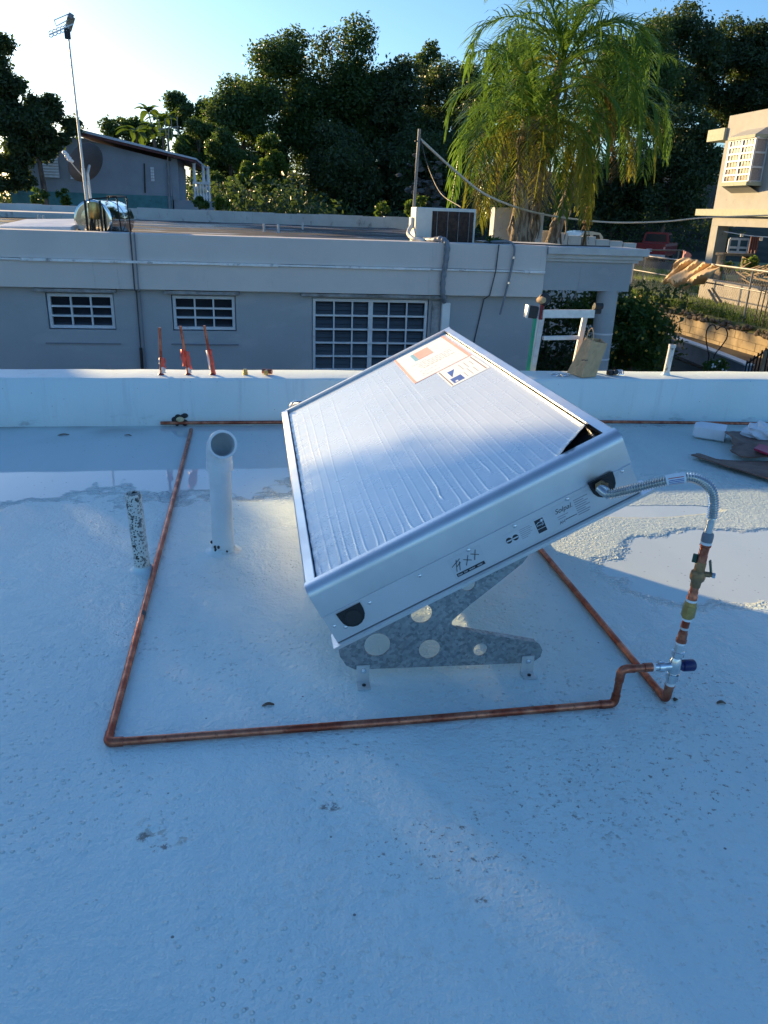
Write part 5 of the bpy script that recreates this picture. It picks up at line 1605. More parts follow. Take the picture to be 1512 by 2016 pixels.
# galvanised V-shaped mounting brackets, near and far
def zb(x, y): return (560 + x / 2.16, 860 + y / 2.16)
def bracket(yb, first=None):
    outl = [(300, 990), (262, 972), (236, 935), (228, 895), (236, 862), (262, 834), (430, 745), (620, 648), (780, 562), (905, 492), (950, 458), (985, 449), (1018, 456), (1036, 480), (1034, 510), (1012, 538),
            (900, 628), (800, 706), (728, 768), (712, 784), (712, 800), (728, 808), (900, 834), (1055, 862), (1085, 882), (1097, 908), (1088, 936), (1062, 954), (1030, 962)]
    pts = [ony(*zb(*p), 1.995) for p in outl]
    holes = [(395, 885, 55), (617, 903, 45), (833, 905, 29), (583, 752, 45), (781, 628, 30)]
    bm = bmesh.new(); loops = []
    vs = [bm.verts.new((p.x, 0, max(p.z, .012))) for p in pts]; loops.append(vs)
    for (hx, hy, hr) in holes:
        c = ony(*zb(hx, hy), 1.995); e = ony(*zb(hx + hr, hy), 1.995); rr = (e - c).length
        loops.append([bm.verts.new((c.x + rr * math.cos(a), 0, c.z + rr * math.sin(a))) for a in [2 * math.pi * i / 22 for i in range(22)]])
    ed = []
    for L in loops:
        for i in range(len(L)): ed.append(bm.edges.new((L[i], L[(i + 1) % len(L)])))
    bmesh.ops.triangle_fill(bm, edges=ed, use_beauty=True, use_dissolve=False)
    bmesh.ops.recalc_face_normals(bm, faces=bm.faces)
    ex = bmesh.ops.extrude_face_region(bm, geom=bm.faces[:])
    for v in [g for g in ex['geom'] if isinstance(g, bmesh.types.BMVert)]: v.co.y += .004
    bmesh.ops.recalc_face_normals(bm, faces=bm.faces)
    for v in bm.verts: v.co.y += yb
    me = bpy.data.meshes.new('bracket'); bm.to_mesh(me); bm.free()
    b = link('mounting_bracket', me, MT['galv'], sc_)
    # rolled flange on the lower arm
    a_, c_ = ony(*zb(728, 806), 1.995), ony(*zb(1060, 862), 1.995)
    MB().bar((a_.x, yb - .010, a_.z), (c_.x, yb - .010, c_.z), .022, .005).build('flange', MT['galv'], b)
    for (bx, by) in ((335, 985), (1035, 945)):
        p = ony(*zb(bx, by), 1.995); w_ = .038
        m = MB()
        m.bb(p.x - w_ / 2 - .002, p.x + w_ / 2, yb - .005, yb - .001, .001, .062); m.bb(p.x - w_ / 2 - .002, p.x + w_ / 2, yb - .045, yb - .0052, .001, .005)
        c = m.build('foot_clip', MT['aludull'], b)
        MB().lathe((p.x, yb - .005, .045), (0, -1, 0), [(0, .009), (.006, .009), (.0062, .004), (.012, .004)], 6).build('bolt', MT['steel'], b)
        MB().lathe((p.x, yb - .026, .005), (0, 0, 1), [(0, .006), (.003, .006)], 10).build('anchor', MT['black'], b)
    for (bx, by) in ((297, 842), (960, 482)):
        p = ony(*zb(bx, by), 1.995)
        MB().lathe((p.x, yb, p.z), (0, -1, 0), [(0, .010), (.002, .010), (.0022, .007), (.008, .007), (.0082, .004), (.014, .004)], 6).build('bolt', MT['steel'], b)
    return b
bracket(1.995); bracket(3.93)
# hose tail at the far port
c = ony(578, 794, 4.12)
MB().tube(smooth_path([cp(.09, CL, -.13), c + Vector((.09, .04, -.05)), c + Vector((.06, .0, 0)), c, c + Vector((-.02, 0, -.05)), c + Vector((-.02, .05, -.12))], 6), .011, 8).build('far_hose', MT['hose'], sc_, True)
m = MB()
m.add([(p.x, p.y, .003) for p in (onz(690, 1338), onz(742, 1330), onz(748, 1345), onz(735, 1350), onz(700, 1345))], [(0, 1, 2, 3, 4)])

# ------------------------------------------------------------------ copper pipe loop with valves
PR = .0112
cpz = PR + .001
lp = thing('copper_pipe_loop', 'copper pipe loop laid round the collector with valves on its riser', 'pipe', (-.42, 1.77, 0))
def cu(path, name='pipe', r=PR, parent=None, mat='copper'): return MB().tube(path, r, 14).build(name, MT[mat], parent or lp, True)
xl, yb0, xr, yr = -.42, 1.768, 1.187, 1.787
cu([(xl - .012, 4.9, cpz), (xl - .002, 3.2, cpz), (xl, yb0 + .02, cpz)])
e = cu(round_path([(xl, yb0 + .04, cpz), (xl, yb0, cpz), (xl + .04, yb0, cpz)], .03, 6), 'elbow', PR * 1.16)
cu([(xl, 2.45, cpz), (xl, 2.48, cpz)], 'dark_band', PR * 1.02, None, 'conduit')
cu([(xl + .03, yb0, cpz), (.4, yb0 + .006, cpz), (.985, yr, cpz)])
cu(round_path([(.975, yr, cpz), (1.02, yr, cpz), (1.0225, yr, .045)], .03, 6), 'elbow', PR * 1.16)
cu([(1.0222, yr, .035), (1.025, yr, .10)])
cu(round_path([(1.0245, yr, .09), (1.026, yr, .131), (1.065, yr, .131)], .03, 6), 'elbow', PR * 1.16)
cu([(1.055, yr, .131), (1.115, yr, .132)])
cu([(1.095, yr, .132), (1.12, yr, .132)], 'coupling', PR * 1.2)
# pipe under the collector to the foot of the riser
cu([(xr, yr + .02, cpz), (1.188, 3.0, cpz), (1.19, 4.85, cpz)])
cu(round_path([(xr, yr + .045, cpz), (xr, yr, cpz), (xr + .001, yr, .055)], .03, 6), 'elbow', PR * 1.16)
def rx(z): return 1.187 + .052 * max(0, z - .02)
def seg(z0, z1, prof, name, mat, n=18, parent=None):
    a = Vector((rx(z0), yr, z0)); b = Vector((rx(z1), yr, z1))
    L = (b - a).length
    return MB().lathe(a, b - a, [(h * L, r) for h, r in prof], n).build(name, MT[mat], parent or lp, True)
seg(.045, .066, [(0, .013), (.6, .0135), (.9, .0155), (1, .0155)], 'adapter', 'copper')
seg(.066, .074, [(0, .0135), (1, .0135)], 'thread_tape', 'ptfe')
mv = seg(.074, .108, [(0, .012), (.1, .015), (.45, .015), (.46, .018), (.9, .018), (.95, .014), (1, .013)], 'mixing_valve', 'steel', 12)
seg(.105, .160, [(0, .0135), (.2, .0175), (.5, .019), (.8, .0175), (1, .0135)], 'valve_body', 'steel', 18, mv)
seg(.157, .205, [(0, .013), (.2, .013), (.22, .018), (.5, .018), (.52, .014), (1, .013)], 'union_nut', 'steel', 12, mv)
MB().lathe((1.128, yr, .132), (1, 0, 0), [(0, .012), (.012, .012), (.0122, .0165), (.028, .0165), (.0282, .0125), (.055, .0125)], 12).build('side_union', MT['steel'], mv, True)
MB().lathe((1.1195, yr, .132), (1, 0, 0), [(0, .0128), (.0085, .0128)], 14).build('thread_tape', MT['ptfe'], lp, True)
MB().lathe((1.205, yr, .131), (1, 0, -.02), [(0, .0135), (.012, .0135), (.0125, .0165), (.015, .0178), (.046, .0178), (.05, .015), (.051, .002)], 18).build('temperature_knob', MT['bluecap'], mv, True)
seg(.205, .213, [(0, .0128), (1, .0128)], 'thread_tape', 'ptfe')
seg(.213, .243, [(0, .0155), (.3, .0155), (.35, .0135), (1, .0130)], 'adapter', 'copper')
seg(.243, .285, [(0, .0115), (1, .0115)], 'pipe', 'copper')
seg(.255, .262, [(0, .0122), (1, .0122)], 'solder_ring', 'aludull')
seg(.285, .292, [(0, .0145), (1, .0145)], 'thread_tape', 'ptfe')
ck = seg(.292, .345, [(0, .0150), (.1, .0165), (.12, .0195), (.75, .0195), (.78, .0175), (1, .0165)], 'check_valve', 'brass', 8)
seg(.345, .352, [(0, .0148), (1, .0148)], 'thread_tape', 'ptfe')
seg(.352, .378, [(0, .0145), (.4, .0145), (.5, .0128), (1, .0128)], 'adapter', 'copper')
seg(.378, .398, [(0, .0118), (1, .0122)], 'pipe', 'copper')
bv = seg(.392, .470, [(0, .0140), (.2, .0145), (.3, .0200), (.42, .0215), (.58, .020), (.65, .0150), (.95, .0150), (1, .014)], 'ball_valve', 'bronze', 16)
bx = rx(.433)
MB().lathe((bx + .012, yr - .008, .435), (1, -.5, 0), [(0, .008), (.016, .008), (.017, .006), (.022, .006)], 10).build('stem', MT['bronze'], bv)
MB().lathe((bx + .031, yr - .018, .435), (1, -.5, 0), [(0, .0085), (.008, .0085)], 6).build('handle_nut', MT['steel'], bv)
MB().bar((bx + .032, yr - .014, .43), (bx + .024, yr - .006, .475), .012, .004).build('handle', pbr('dark_green_handle', (.012, .07, .045), .5), bv)
MB().bar((bx - .016, yr + .006, .466), (bx - .014, yr + .008, .490), .012, .008).build('handle_tip', bpy.data.materials['dark_green_handle'], bv)
seg(.468, .523, [(0, .0135), (.4, .0135), (.42, .0125), (.85, .0130), (.9, .0155), (1, .0155)], 'pipe', 'copper')
seg(.523, .531, [(0, .0150), (1, .0150)], 'thread_tape', 'ptfe')

# corrugated connector from the riser back to the collector port
fh = thing('flexible_hose', 'shiny corrugated metal hose curving from the riser to the collector port', 'hose', (1.2, 1.787, .531))
seg(.531, .558, [(0, .0155), (.6, .0160), (.9, .0145), (1, .0125)], 'hose_nut', 'condgrey', 14, fh)
HP = [(1.2137, yr, .555), (1.2155, yr, .60), (1.210, yr, .650), (1.193, yr + .005, .690), (1.150, yr + .015, .713), (1.105, yr + .03, .706), (1.060, yr + .045, .690), (1.01, yr + .065, .668), (.975, yr + .085, .650), (.950, yr + .10, .640), (.934, yr + .125, .650)]
sp_ = smooth_path(HP, 40)
# resample by length so that the corrugations are even
Ls = [0]
for i in range(1, len(sp_)): Ls.append(Ls[-1] + (sp_[i] - sp_[i - 1]).length)
N_ = 330; S_ = [sp_[0]]
k = 0
for i in range(1, N_ + 1):
    s = Ls[-1] * i / N_
    while k < len(Ls) - 2 and Ls[k + 1] < s: k += 1
    S_.append(sp_[k].lerp(sp_[k + 1], (s - Ls[k]) / max(1e-9, Ls[k + 1] - Ls[k])))
RR_ = []
for i in range(N_ + 1):
    q = i / N_
    plain = q < .10 or q > .93
    RR_.append(.0108 if plain else .0120 + .0030 * math.sin(i * math.pi / 2.5))
MB().tube(S_, RR_, 14).build('corrugated_tube', MT['hose'], fh, True)
i0, i1 = int(N_ * .47), int(N_ * .585)
tl = MB().tube(S_[i0:i1], .0150, 16).build('hose_label', MT['paper'], fh, True)
for q, (off, mt) in enumerate((((-.6, 'blue'), (-.25, 'blue'), (.05, 'blue'), (-1.0, 'coral'), (.45, 'red')))):
    a_ = off - .25
    m = MB()
    pts = S_[i0 + 4:i1 - 4]
    for p, p2 in zip(pts[:-1], pts[1:]):
        tdir = (p2 - p).normalized(); vd = (CAM - p).normalized(); vd = (vd - tdir * vd.dot(tdir)).normalized(); sd = tdir.cross(vd)
        def at(ang): return (vd * math.cos(ang) + sd * math.sin(ang)) * .0153
        m.add([p + at(a_ - .07), p2 + at(a_ - .07), p2 + at(a_ + .07), p + at(a_ + .07)], [(0, 1, 2, 3)])
    m.build('print_line', MT[mt], tl)
pe = HP[-1]; pn = cp(.900, 0, -.130)
seg0 = MB().lathe(Vector(pe) + Vector((.008, -.012, -.004)), Vector((pn.x, 1.966, pn.z)) - Vector(pe), [(0, .0115), (.004, .0150), (.022, .0150), (.026, .0125)], 14).build('hose_nut', MT['steel'], fh, True)
MB().lathe((pn.x, 1.966, pn.z), Vector(pe) - Vector((pn.x, 1.966, pn.z)), [(0, .014), (.012, .014), (.0122, .0190), (.032, .0190), (.034, .013), (.05, .012)], 6).build('port_elbow', MT['bronze'], fh)

# copper pipes along the foot of the parapet
t = thing('wall_pipe', 'long copper pipe lying along the foot of the parapet', 'pipe', (0, 5.03, 0))
MB().tube([(-.635, 5.03, .022), (.9, 5.03, .022), (2.4, 4.985, .022), (3.02, 4.945, .022), (3.6, 4.90, .022), (4.6, 4.86, .022)], PR, 12).build('tube', MT['copper'], t, True)
# pipe penetration packed with foam and tar
t = thing('foam_plug', 'yellowish foam plug in black mastic at the parapet foot', 'foam plug', (-.51, 5.04, .03))
rng = random.Random(4); m = MB()
for i in range(9): m.ellipsoid((-.51 + rng.uniform(-.035, .035), 5.045, .035 + rng.uniform(-.02, .04)), (rng.uniform(.012, .028), .012, rng.uniform(.012, .026)), 8, 6)
m.build('mastic', MT['rubber'], t, True)
MB().ellipsoid((-.51, 5.03, .045), (.026, .012, .018), 12, 8).build('foam', pbr('foam_yellow', (.62, .52, .30), .8, 0, .15, 60, .4, 120), t, True)

# ------------------------------------------------------------------ pipes standing on the roof
t = thing('vent_pipe', 'tall white plastic vent pipe with an elbow opening towards us', 'vent pipe', (-.163, 3.02, 0))
MB().lathe((-.163, 3.02, -.01), (0, 0, 1), [(0, .048), (.02, .0452), (.2, .0445), (.38, .0445)], 28).build('pipe', MT['pvc'], t, True)
c0 = Vector((-.163, 3.02, .36))
pth = [c0, c0 + Vector((0, 0, .055))]
dirs = Vector((.22, -.97, .20)).normalized()
pth += [c0 + Vector((0, 0, .075)) + dirs * .004, c0 + Vector((0, 0, .092)) + dirs * .016, c0 + Vector((0, 0, .103)) + dirs * .034, c0 + Vector((0, 0, .108)) + dirs * .055, c0 + Vector((0, 0, .111)) + dirs * .075]
MB().pipe(pth, .0515, 28, .10).build('elbow', MT['pvc'], t, True)
MB().pipe([pth[-1] - dirs * .004, pth[-1] + dirs * .022], .0555, 28, .16).build('elbow_lip', MT['pvc'], t, True)
MB().lathe(c0 + Vector((0, 0, -.002)), (0, 0, 1), [(0, .0470), (.0, .0535), (.03, .0535), (.04, .0515)], 28, False).build('socket', MT['pvc'], t, True)
m = MB(); rng = random.Random(3)
for i in range(5):
    a = rng.uniform(3.3, 6.1); m.ellipsoid((-.163 + .047 * math.cos(a), 3.02 + .047 * math.sin(a), rng.uniform(.01, .05)), (.006, .004, .008), 6, 4)
m.build('tar_marks', MT['rubber'], t)
MB().lathe((-.163, 3.02, 0), (0, 0, 1), [(0, .075), (.004, .062), (.012, .050), (.02, .047)], 24, False).build('coating_collar', MT['parapet'], t, True)
t = thing('short_pipe', 'short white pipe stub spattered with dark paint', 'pipe', (-.475, 2.86, 0))
MB().pipe([(-.470, 2.862, -.01), (-.474, 2.86, .1), (-.481, 2.858, .322)], .0302, 24, .10).build('tube', MT['spatter'], t, True)
MB().lathe((-.470, 2.862, 0), (0, 0, 1), [(0, .052), (.003, .042), (.01, .034), (.018, .031)], 20, False).build('coating_collar', MT['parapet'], t, True)

# ------------------------------------------------------------------ things on the parapet
ZP = .313
def stub(name, label, b, tpx, tapes, seed):
    b = Vector(b); tp_ = Vector(tpx)
    t = thing(name, label, 'pipe', b, 'taped copper stubs on the parapet')
    MB().tube([b, b.lerp(tp_, .4) + Vector((.002, 0, 0)), tp_], .0088, 12).build('tube', MT['copper'], t, True)
    MB().lathe(b - Vector((0, 0, .002)), (0, 0, 1), [(0, .022), (.006, .016), (.012, .011)], 12).build('mastic', MT['maroon'], t, True)
    rng = random.Random(seed)
    for (s0, s1, side, ln, mat) in tapes:
        vs = []; fs = []
        ax_ = (tp_ - b).normalized()
        for j in range(7):
            q = s0 + (s1 - s0) * j / 6
            c = b.lerp(tp_, q); w_ = ln * (1 + .12 * math.sin(j * 1.7 + seed))
            vs += [c + Vector((.004 * side, -.0095, 0)), c + Vector((side * w_ * .5, -.012 + .006 * math.sin(j), .004)), c + Vector((side * w_, -.004 + .01 * math.cos(j * .9), .003 * math.sin(j * 2)))]
        for j in range(6):
            k0 = j * 3; fs += [(k0, k0 + 1, k0 + 4, k0 + 3), (k0 + 1, k0 + 2, k0 + 5, k0 + 4)]
        o = MB().add(vs, fs).build('tape', MT[mat], t, True)
        md = o.modifiers.new('thick', 'SOLIDIFY'); md.thickness = .0012
    return t
stub('copper_stub', 'leftmost copper stub on the parapet, upright with short red tape', (-.627, 5.165, ZP), ony(314, 645, 5.165), [(.12, .36, 1, .030, 'tape'), (.02, .16, 1, .030, 'tapew'), (.22, .36, -1, .010, 'tapew')], 1)
stub('copper_stub', 'middle copper stub on the parapet, leaning with wide red tape', (-.455, 5.175, ZP), ony(355, 642, 5.175), [(.16, .52, -1, .026, 'tape'), (.10, .48, 1, .030, 'tape'), (.02, .14, 1, .024, 'tapew')], 2)
stub('copper_stub', 'rightmost copper stub on the parapet, leaning with long red tape', (-.298, 5.175, ZP), ony(402, 641, 5.175), [(.0, .52, 1, .022, 'tape'), (.1, .5, -1, .016, 'tapew'), (.02, .62, 1, .010, 'tape')], 3)
t = thing('brass_fitting', 'small brass threaded fitting standing on the parapet', 'fitting', (-.085, 5.17, ZP))
MB().lathe((-.085, 5.17, ZP), (0, 0, 1), [(0, .018), (.014, .018), (.0142, .0145), (.018, .0145), (.0182, .016), (.036, .0135)], 8).build('body', MT['brass'], t)
t = thing('copper_fittings', 'small copper tee fitting lying on the parapet', 'fitting', (.06, 5.19, ZP))
MB().tube([(.028, 5.2, ZP + .018), (.092, 5.18, ZP + .017)], .0165, 12).build('run', MT['copper'], t, True)
MB().tube([(.06, 5.19, ZP + .018), (.052, 5.155, ZP + .016)], .015, 12).build('branch', MT['copper'], t, True)
MB().lathe((.052, 5.155, ZP + .016), (-.2, -1, 0), [(0, .016), (.006, .016)], 12).build('mouth', MT['brass'], t, True)

# paper bag
b0 = Vector((2.262, 5.17, ZP))
t = thing('paper_bag', 'crumpled brown paper bag with a twisted handle standing on the parapet', 'bag', b0)
rng = random.Random(11); vs = []; fs = []
yb = (5.27, 5.085, 5.13)
Bt = [ony(1116, 734, yb[0]), ony(1145, 744, yb[1]), ony(1173, 742, yb[2])]
for p in Bt: p.z = ZP + .001
Tp = [ony(1152, 664, yb[0] - .02), ony(1165, 671, yb[1] + .035), ony(1196, 677, yb[2] + .02)]
Bt.append(Bt[0] + Bt[2] - Bt[1]); Tp.append(Tp[0] + Tp[2] - Tp[1] + Vector((0, 0, .01)))
NB, NZ = 32, 14
for j in range(NZ + 1):
    q = j / NZ
    for i in range(NB):
        side = i * 4 // NB; f = (i - side * NB / 4) / (NB / 4)
        a0, a1 = side, (side + 1) % 4
        p = (Bt[a0] * (1 - q) + Tp[a0] * q) * (1 - f) + (Bt[a1] * (1 - q) + Tp[a1] * q) * f
        cen = (Bt[0] + Bt[2]) * .5 * (1 - q) + (Tp[0] + Tp[2]) * .5 * q
        if side in (0, 2): p = p + (cen - p) * .10 * math.sin(math.pi * f) * q      # folded gusset
        k = .0022 if side in (1, 3) else .005
        k *= math.sin(math.pi * min(1, f + .05)) * (1 if 0 < j < NZ else .3)
        p = p + Vector((rng.uniform(-k, k), rng.uniform(-k, k), rng.uniform(-k, k) if 0 < j else 0))
        vs.append(p)
for j in range(NZ):
    for i in range(NB):
        i2 = (i + 1) % NB; fs.append((j * NB + i, j * NB + i2, (j + 1) * NB + i2, (j + 1) * NB + i))
fs.append(tuple(range(NB)))
o = MB().add(vs, fs).build('body', MT['kraft'], t)
md = o.modifiers.new('thick', 'SOLIDIFY'); md.thickness = .0012
h0, h1_ = Tp[0].lerp(Tp[1], .25), Tp[0].lerp(Tp[1], .95)
MB().tube(smooth_path([h0 + Vector((0, 0, -.03)), h0 + Vector((.004, 0, .03)), (h0 + h1_) * .5 + Vector((.012, 0, .078)), h1_ + Vector((.012, 0, .03)), h1_ + Vector((0, 0, -.03))], 6), .0034, 7).build('handle', MT['kraft'], t, True)
c = Bt[1].lerp(Tp[1], .48) + Vector((-.012, -.004, 0))
m = MB()
for i in range(4): m.box(c + Vector((.010 * i - .02, .004 * (2 - i) - .006, .002 * (i % 2))), (.007, .004, .007))
m.build('print_mark', MT['ink'], t)

# small hardware
t = thing('chain_links', 'few shiny steel clamp links lying beside the paper bag', 'hardware', (2.11, 5.16, ZP))
for i, (dx, dy, a0) in enumerate(((-.045, 0, .2), (-.01, .006, 1.2), (.03, .0, .4), (.06, .012, .9))):
    c = Vector((2.11 + dx, 5.15 + dy, ZP + .006)); ra = Matrix.Rotation(a0, 3, 'Z')
    MB().tube([c + ra @ Vector((math.cos(a) * .026, math.sin(a) * .012, .004 * math.sin(a + i))) for a in [2 * math.pi * k / 14 for k in range(15)]], .0042, 7, False).build('link', MT['steel'], t, True)
t = thing('pipe_cutter', 'small black and steel clamp lying right of the bag', 'tool', (2.52, 5.19, ZP))
MB().box((2.50, 5.19, ZP + .018), (.05, .035, .034), Matrix.Rotation(.3, 3, 'Z'), .006).build('grip', MT['black'], t)
MB().lathe((2.535, 5.19, ZP + .02), (0, -1, .2), [(-.02, .018), (.02, .018)], 12).build('roller', MT['black'], t)
for k in range(3): MB().tube([Vector((2.56 + .014 * k, 5.19, ZP + .02)) + Vector((.012 * math.cos(a), .016 * math.sin(a), .014 * math.sin(a))) for a in [2 * math.pi * i / 10 for i in range(11)]], .004, 6, False).build('ring', MT['steel'], t, True)
t = thing('parapet_post', 'peeling white pipe stub standing on the parapet at the right', 'pipe', (2.945, 5.215, ZP))
pvb, pvt = Vector((2.945, 5.215, ZP - .005)), ony(1324, 678, 5.215)
MB().pipe([pvb, pvb.lerp(pvt, .5), pvt], [.022, .022, .022] and .0225, 18, .14).build('tube', stained('peeling_pipe', (.66, .66, .62), (.16, .16, .15), .6, .5, .6, 30, (1, 1, .6)), t, True)
MB().lathe(pvt - Vector((0, 0, .022)), (pvt - pvb), [(0, .0235), (.0, .0265), (.022, .0265), (.022, .0235)], 18, False).build('rim', MT['stain_w'], t, True)
MB().lathe(pvb, (0, 0, 1), [(0, .034), (.012, .028), (.022, .024)], 16, False).build('collar', MT['parapet'], t, True)

# ladder leaning on the far side of the parapet
t = thing('ladder', 'aluminium ladder with a green side rail leaning behind the parapet', 'ladder', (2.0, 6.2, -2))
yL0, yL1 = 5.42, 5.33
def lad(px, py):
    p = ony(px, py, 5.38); q = (p.z - .31) / .45; return ony(px, py, yL0 + (yL1 - yL0) * q)
def down(p, q):           # continue a rail to the ground
    d = (p - q).normalized(); k = (p.z + 2.0) / -d.z; return p + d * k
for (pt_, pb2, w_) in (((1069, 612), (1048, 732), .036), ((1154, 612), (1126, 745), .036)):
    a_, b_ = lad(*pt_), lad(*pb2); g_ = b_ + Vector((-.02, .8, -2.3 - b_.z + .3))
    MB().bar(a_, b_ , .036, .022, (0, 1, 0)).build('rail', MT['aludull'], t)
    MB().bar(b_, g_, .036, .022, (0, 1, 0)).build('lower_rail', MT['aludull'], t)
a_, b_ = lad(1066, 617), lad(1167, 617)
MB().bar(a_ + Vector((0, -.02, 0)), b_ + Vector((0, -.02, 0)), .030, .055).build('top_bar', MT['aludull'], t)
a_, b_ = lad(1068, 665), lad(1139, 664)
MB().bar(a_ + Vector((0, -.012, 0)), b_ + Vector((0, -.012, 0)), .036, .026).build('rung', MT['aludull'], t)
for (pt_, pb2, mt) in (((1056, 627), (1041, 732), 'green'), ((1061, 625), (1046, 732), 'white')):
    a_, b_ = lad(*pt_) + Vector((0, .02, 0)), lad(*pb2) + Vector((0, .02, 0)); g_ = b_ + Vector((-.02, .85, -2.3 - b_.z + .3))
    MB().bar(a_, b_, .022, .028, (0, 1, 0)).build('outer_rail', MT[mt], t)
    MB().bar(b_, g_, .022, .028, (0, 1, 0)).build('outer_rail', MT[mt], t)
f_ = lad(1048, 614)
MB().box(f_, (.075, .06, .085), Matrix.Rotation(.1, 3, 'Y'), .012).build('rubber_foot', MT['rubber'], t)
MB().box(f_ + Vector((-.042, 0, .004)), (.014, .066, .09), Matrix.Rotation(.1, 3, 'Y'), .004).build('foot_plate', MT['aludull'], t)
f_ = lad(1175, 608)
MB().box(f_ + Vector((0, 0, -.005)), (.062, .05, .06), None, .012).build('rubber_foot', MT['rubber'], t)
MB().lathe(f_ + Vector((-.03, -.02, .022)), (1, 0, 0), [(0, .022), (.06, .022)], 14).build('foot_hinge', MT['rubber'], t, True)
f_ = lad(1071, 590)
MB().lathe(f_ + Vector((0, .04, 0)), (.3, -1, .1), [(0, .035), (.03, .045), (.06, .030)], 16).build('end_cap', MT['rubber'], t, True)
MB().lathe(f_ + Vector((-.028, .03, -.006)), (.3, -1, .1), [(0, .02), (.04, .026), (.06, .02)], 12).build('hinge', MT['kraft'], t, True)
MB().bar(lad(1064, 628), lad(1067, 601), .026, .03).build('locking_clip', MT['maroon'], t)

# ------------------------------------------------------------------ rubbish on the right of the roof
def sheet(name, label, pts, z, th, mat, cat, bend=.01, seed=1):
    """thin ragged sheet lying on the roof"""
    rng = random.Random(seed); P = []
    for i in range(len(pts)):
        a, b = Vector(pts[i]), Vector(pts[(i + 1) % len(pts)])
        for k in range(4):
            p = a.lerp(b, k / 4); P.append((p.x + rng.uniform(-.006, .006), p.y + rng.uniform(-.006, .006)))
    m = MB(); n = len(P)
    cx = sum(p[0] for p in P) / n; cy = sum(p[1] for p in P) / n
    vs = []
    for (x, y) in P: vs.append((x, y, z + bend * (1 + math.sin(x * 9 + y * 7)) * .5))
    vs.append((cx, cy, z + bend * .3)); fs = [(i, (i + 1) % n, n) for i in range(n)]
    o = m.add(vs, fs).build(name, MT[mat])
    md = o.modifiers.new('thick', 'SOLIDIFY'); md.thickness = th; md.offset = 1
    return tag(o, label, cat)
zz = lambda px, py: onz(px, py, .012)
def z3(x, y): return (1340 + x / 8.79, 820 + y / 8.79)
sheet('cardboard_strip', 'long torn strip of wet brown cardboard on the roof at right', [zz(*z3(*p)) for p in ((180, 705), (310, 655), (375, 680), (440, 725), (600, 775), (700, 770), (1000, 775), (1700, 790), (1700, 1180), (1512, 1125), (1100, 1010), (600, 850))], .006, .008, 'card', 'cardboard', .02, 3)
sheet('cardboard_sheet', 'crumpled wet cardboard sheet on top of the torn strip', [zz(*z3(*p)) for p in ((690, 390), (880, 320), (1100, 330), (1700, 620), (1700, 800), (1300, 770), (1050, 765), (830, 650), (900, 610), (850, 540))], .030, .010, 'card', 'cardboard', .05, 5)
t = thing('foam_block', 'white foam offcut lying over the pipe by the parapet', 'foam', (3.1, 4.75, 0))
q0, q1 = onz(*z3(235, 215), .05), onz(*z3(770, 290), .05)
d_ = (q1 - q0).normalized(); sd = Vector((-d_.y, d_.x, 0))
m = MB(); n = 14
ringp = []
for k, (s, hw, hh) in enumerate(((0, .07, .040), (.03, .082, .048), (.2, .085, .050), ((q1 - q0).length - .05, .080, .048), ((q1 - q0).length, .055, .036))):
    for i in range(n):
        a = 2 * math.pi * i / n
        cs_, sn_ = math.cos(a), math.sin(a)
        sx = math.copysign(abs(cs_) ** .5, cs_); sy = math.copysign(abs(sn_) ** .5, sn_)
        ringp.append(q0 + d_ * s + sd * (hw * sx) + Vector((0, 0, hh * sy)))
fs = []
for k in range(4):
    for i in range(n):
        i2 = (i + 1) % n; fs.append((k * n + i, k * n + i2, (k + 1) * n + i2, (k + 1) * n + i))
fs.append(tuple(range(n))); fs.append(tuple(4 * n + i for i in range(n)))
m.add(ringp, fs).build('body', MT['foam'], t, True)
q0, q1 = onz(*z3(1150, 260), .05), onz(*z3(1800, 400), .06)
t = thing('plastic_bag', 'crumpled white plastic bag at the right edge of the roof', 'bag', (3.6, 4.6, 0))
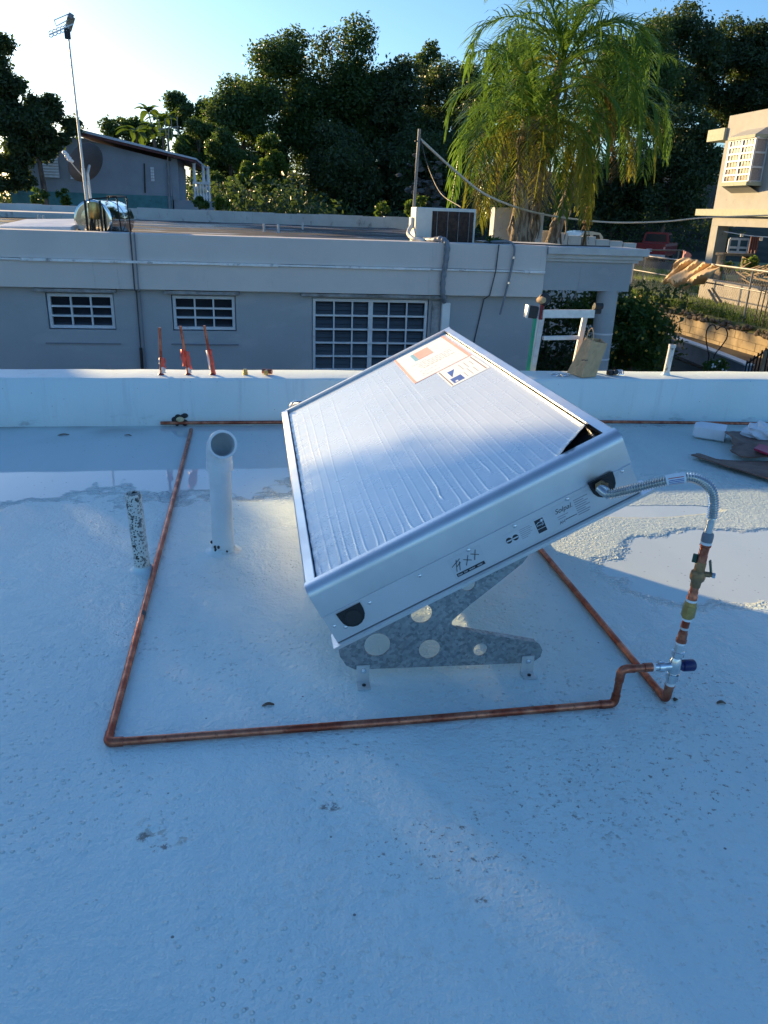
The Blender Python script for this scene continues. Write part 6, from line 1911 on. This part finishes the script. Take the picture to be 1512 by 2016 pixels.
m = MB().ellipsoid((0, 0, 0), (1, 1, 1), 36, 20)
rng = random.Random(17); d_ = (q1 - q0); L_ = d_.length * .55; d_ = d_.normalized(); sd = Vector((-d_.y, d_.x, 0)); cen = q0.lerp(q1, .5)
vv = []
for (x, y, z) in m.v:
    k = 1 + .10 * math.sin(x * 7 + z * 5) * math.cos(y * 6 + x * 3) + .07 * math.sin(y * 13 + z * 9 + x * 4) + rng.uniform(-.025, .025)
    p = cen + d_ * (x * L_ * k) + sd * (y * .13 * k) + Vector((0, 0, max(-.045, z * .085 * k)))
    vv.append(p)
m.v = vv
m.build('body', MT['foam'], t)

o = sheet('red_plastic', 'raspberry red plastic scrap poking out of the cardboard', [onz(*z3(*p), .075) for p in ((1290, 545), (1350, 480), (1700, 560), (1700, 690))], .07, .012, 'plum', 'scrap', .01, 8)
# twigs and leaves
for i, (px, py, l, a, lab) in enumerate(((125, 856, .085, .25, 'flat grey piece of wood in the puddle at left'), (252, 857, .06, -.35, 'small curled dark leaf in the puddle'), (1328, 828, .04, .1, 'dry leaf by the parapet right of the collector'), (528, 1388, .045, .1, 'thin twig on the roof left of the bracket'), (1420, 1384, .035, -.2, 'brown leaf scrap right of the riser'), (1330, 1378, .022, .5, 'tiny brown crumb at the foot of the riser'))):
    p = onz(px, py, .002); l *= .8
    m = MB(); vs = []; fs = []; n = 6
    for k in range(n + 1):
        q = k / n - .5; w_ = (.0045 if i not in (0,) else .010) * (1 - (2 * abs(q)) ** 2.5) + .002
        c = p + Vector((math.cos(a) * l * q, math.sin(a) * l * q, .003 + .003 * math.cos(q * 5)))
        s = Vector((-math.sin(a), math.cos(a), 0)) * w_
        vs += [c - s, c + s]
    for k in range(n): fs.append((2 * k, 2 * k + 1, 2 * k + 3, 2 * k + 2))
    o = m.add(vs, fs).build('fallen_leaf' if i else 'wood_chip', MT['bark'])
    md = o.modifiers.new('thick', 'SOLIDIFY'); md.thickness = .0015
    tag(o, lab, 'leaf' if i else 'wood')
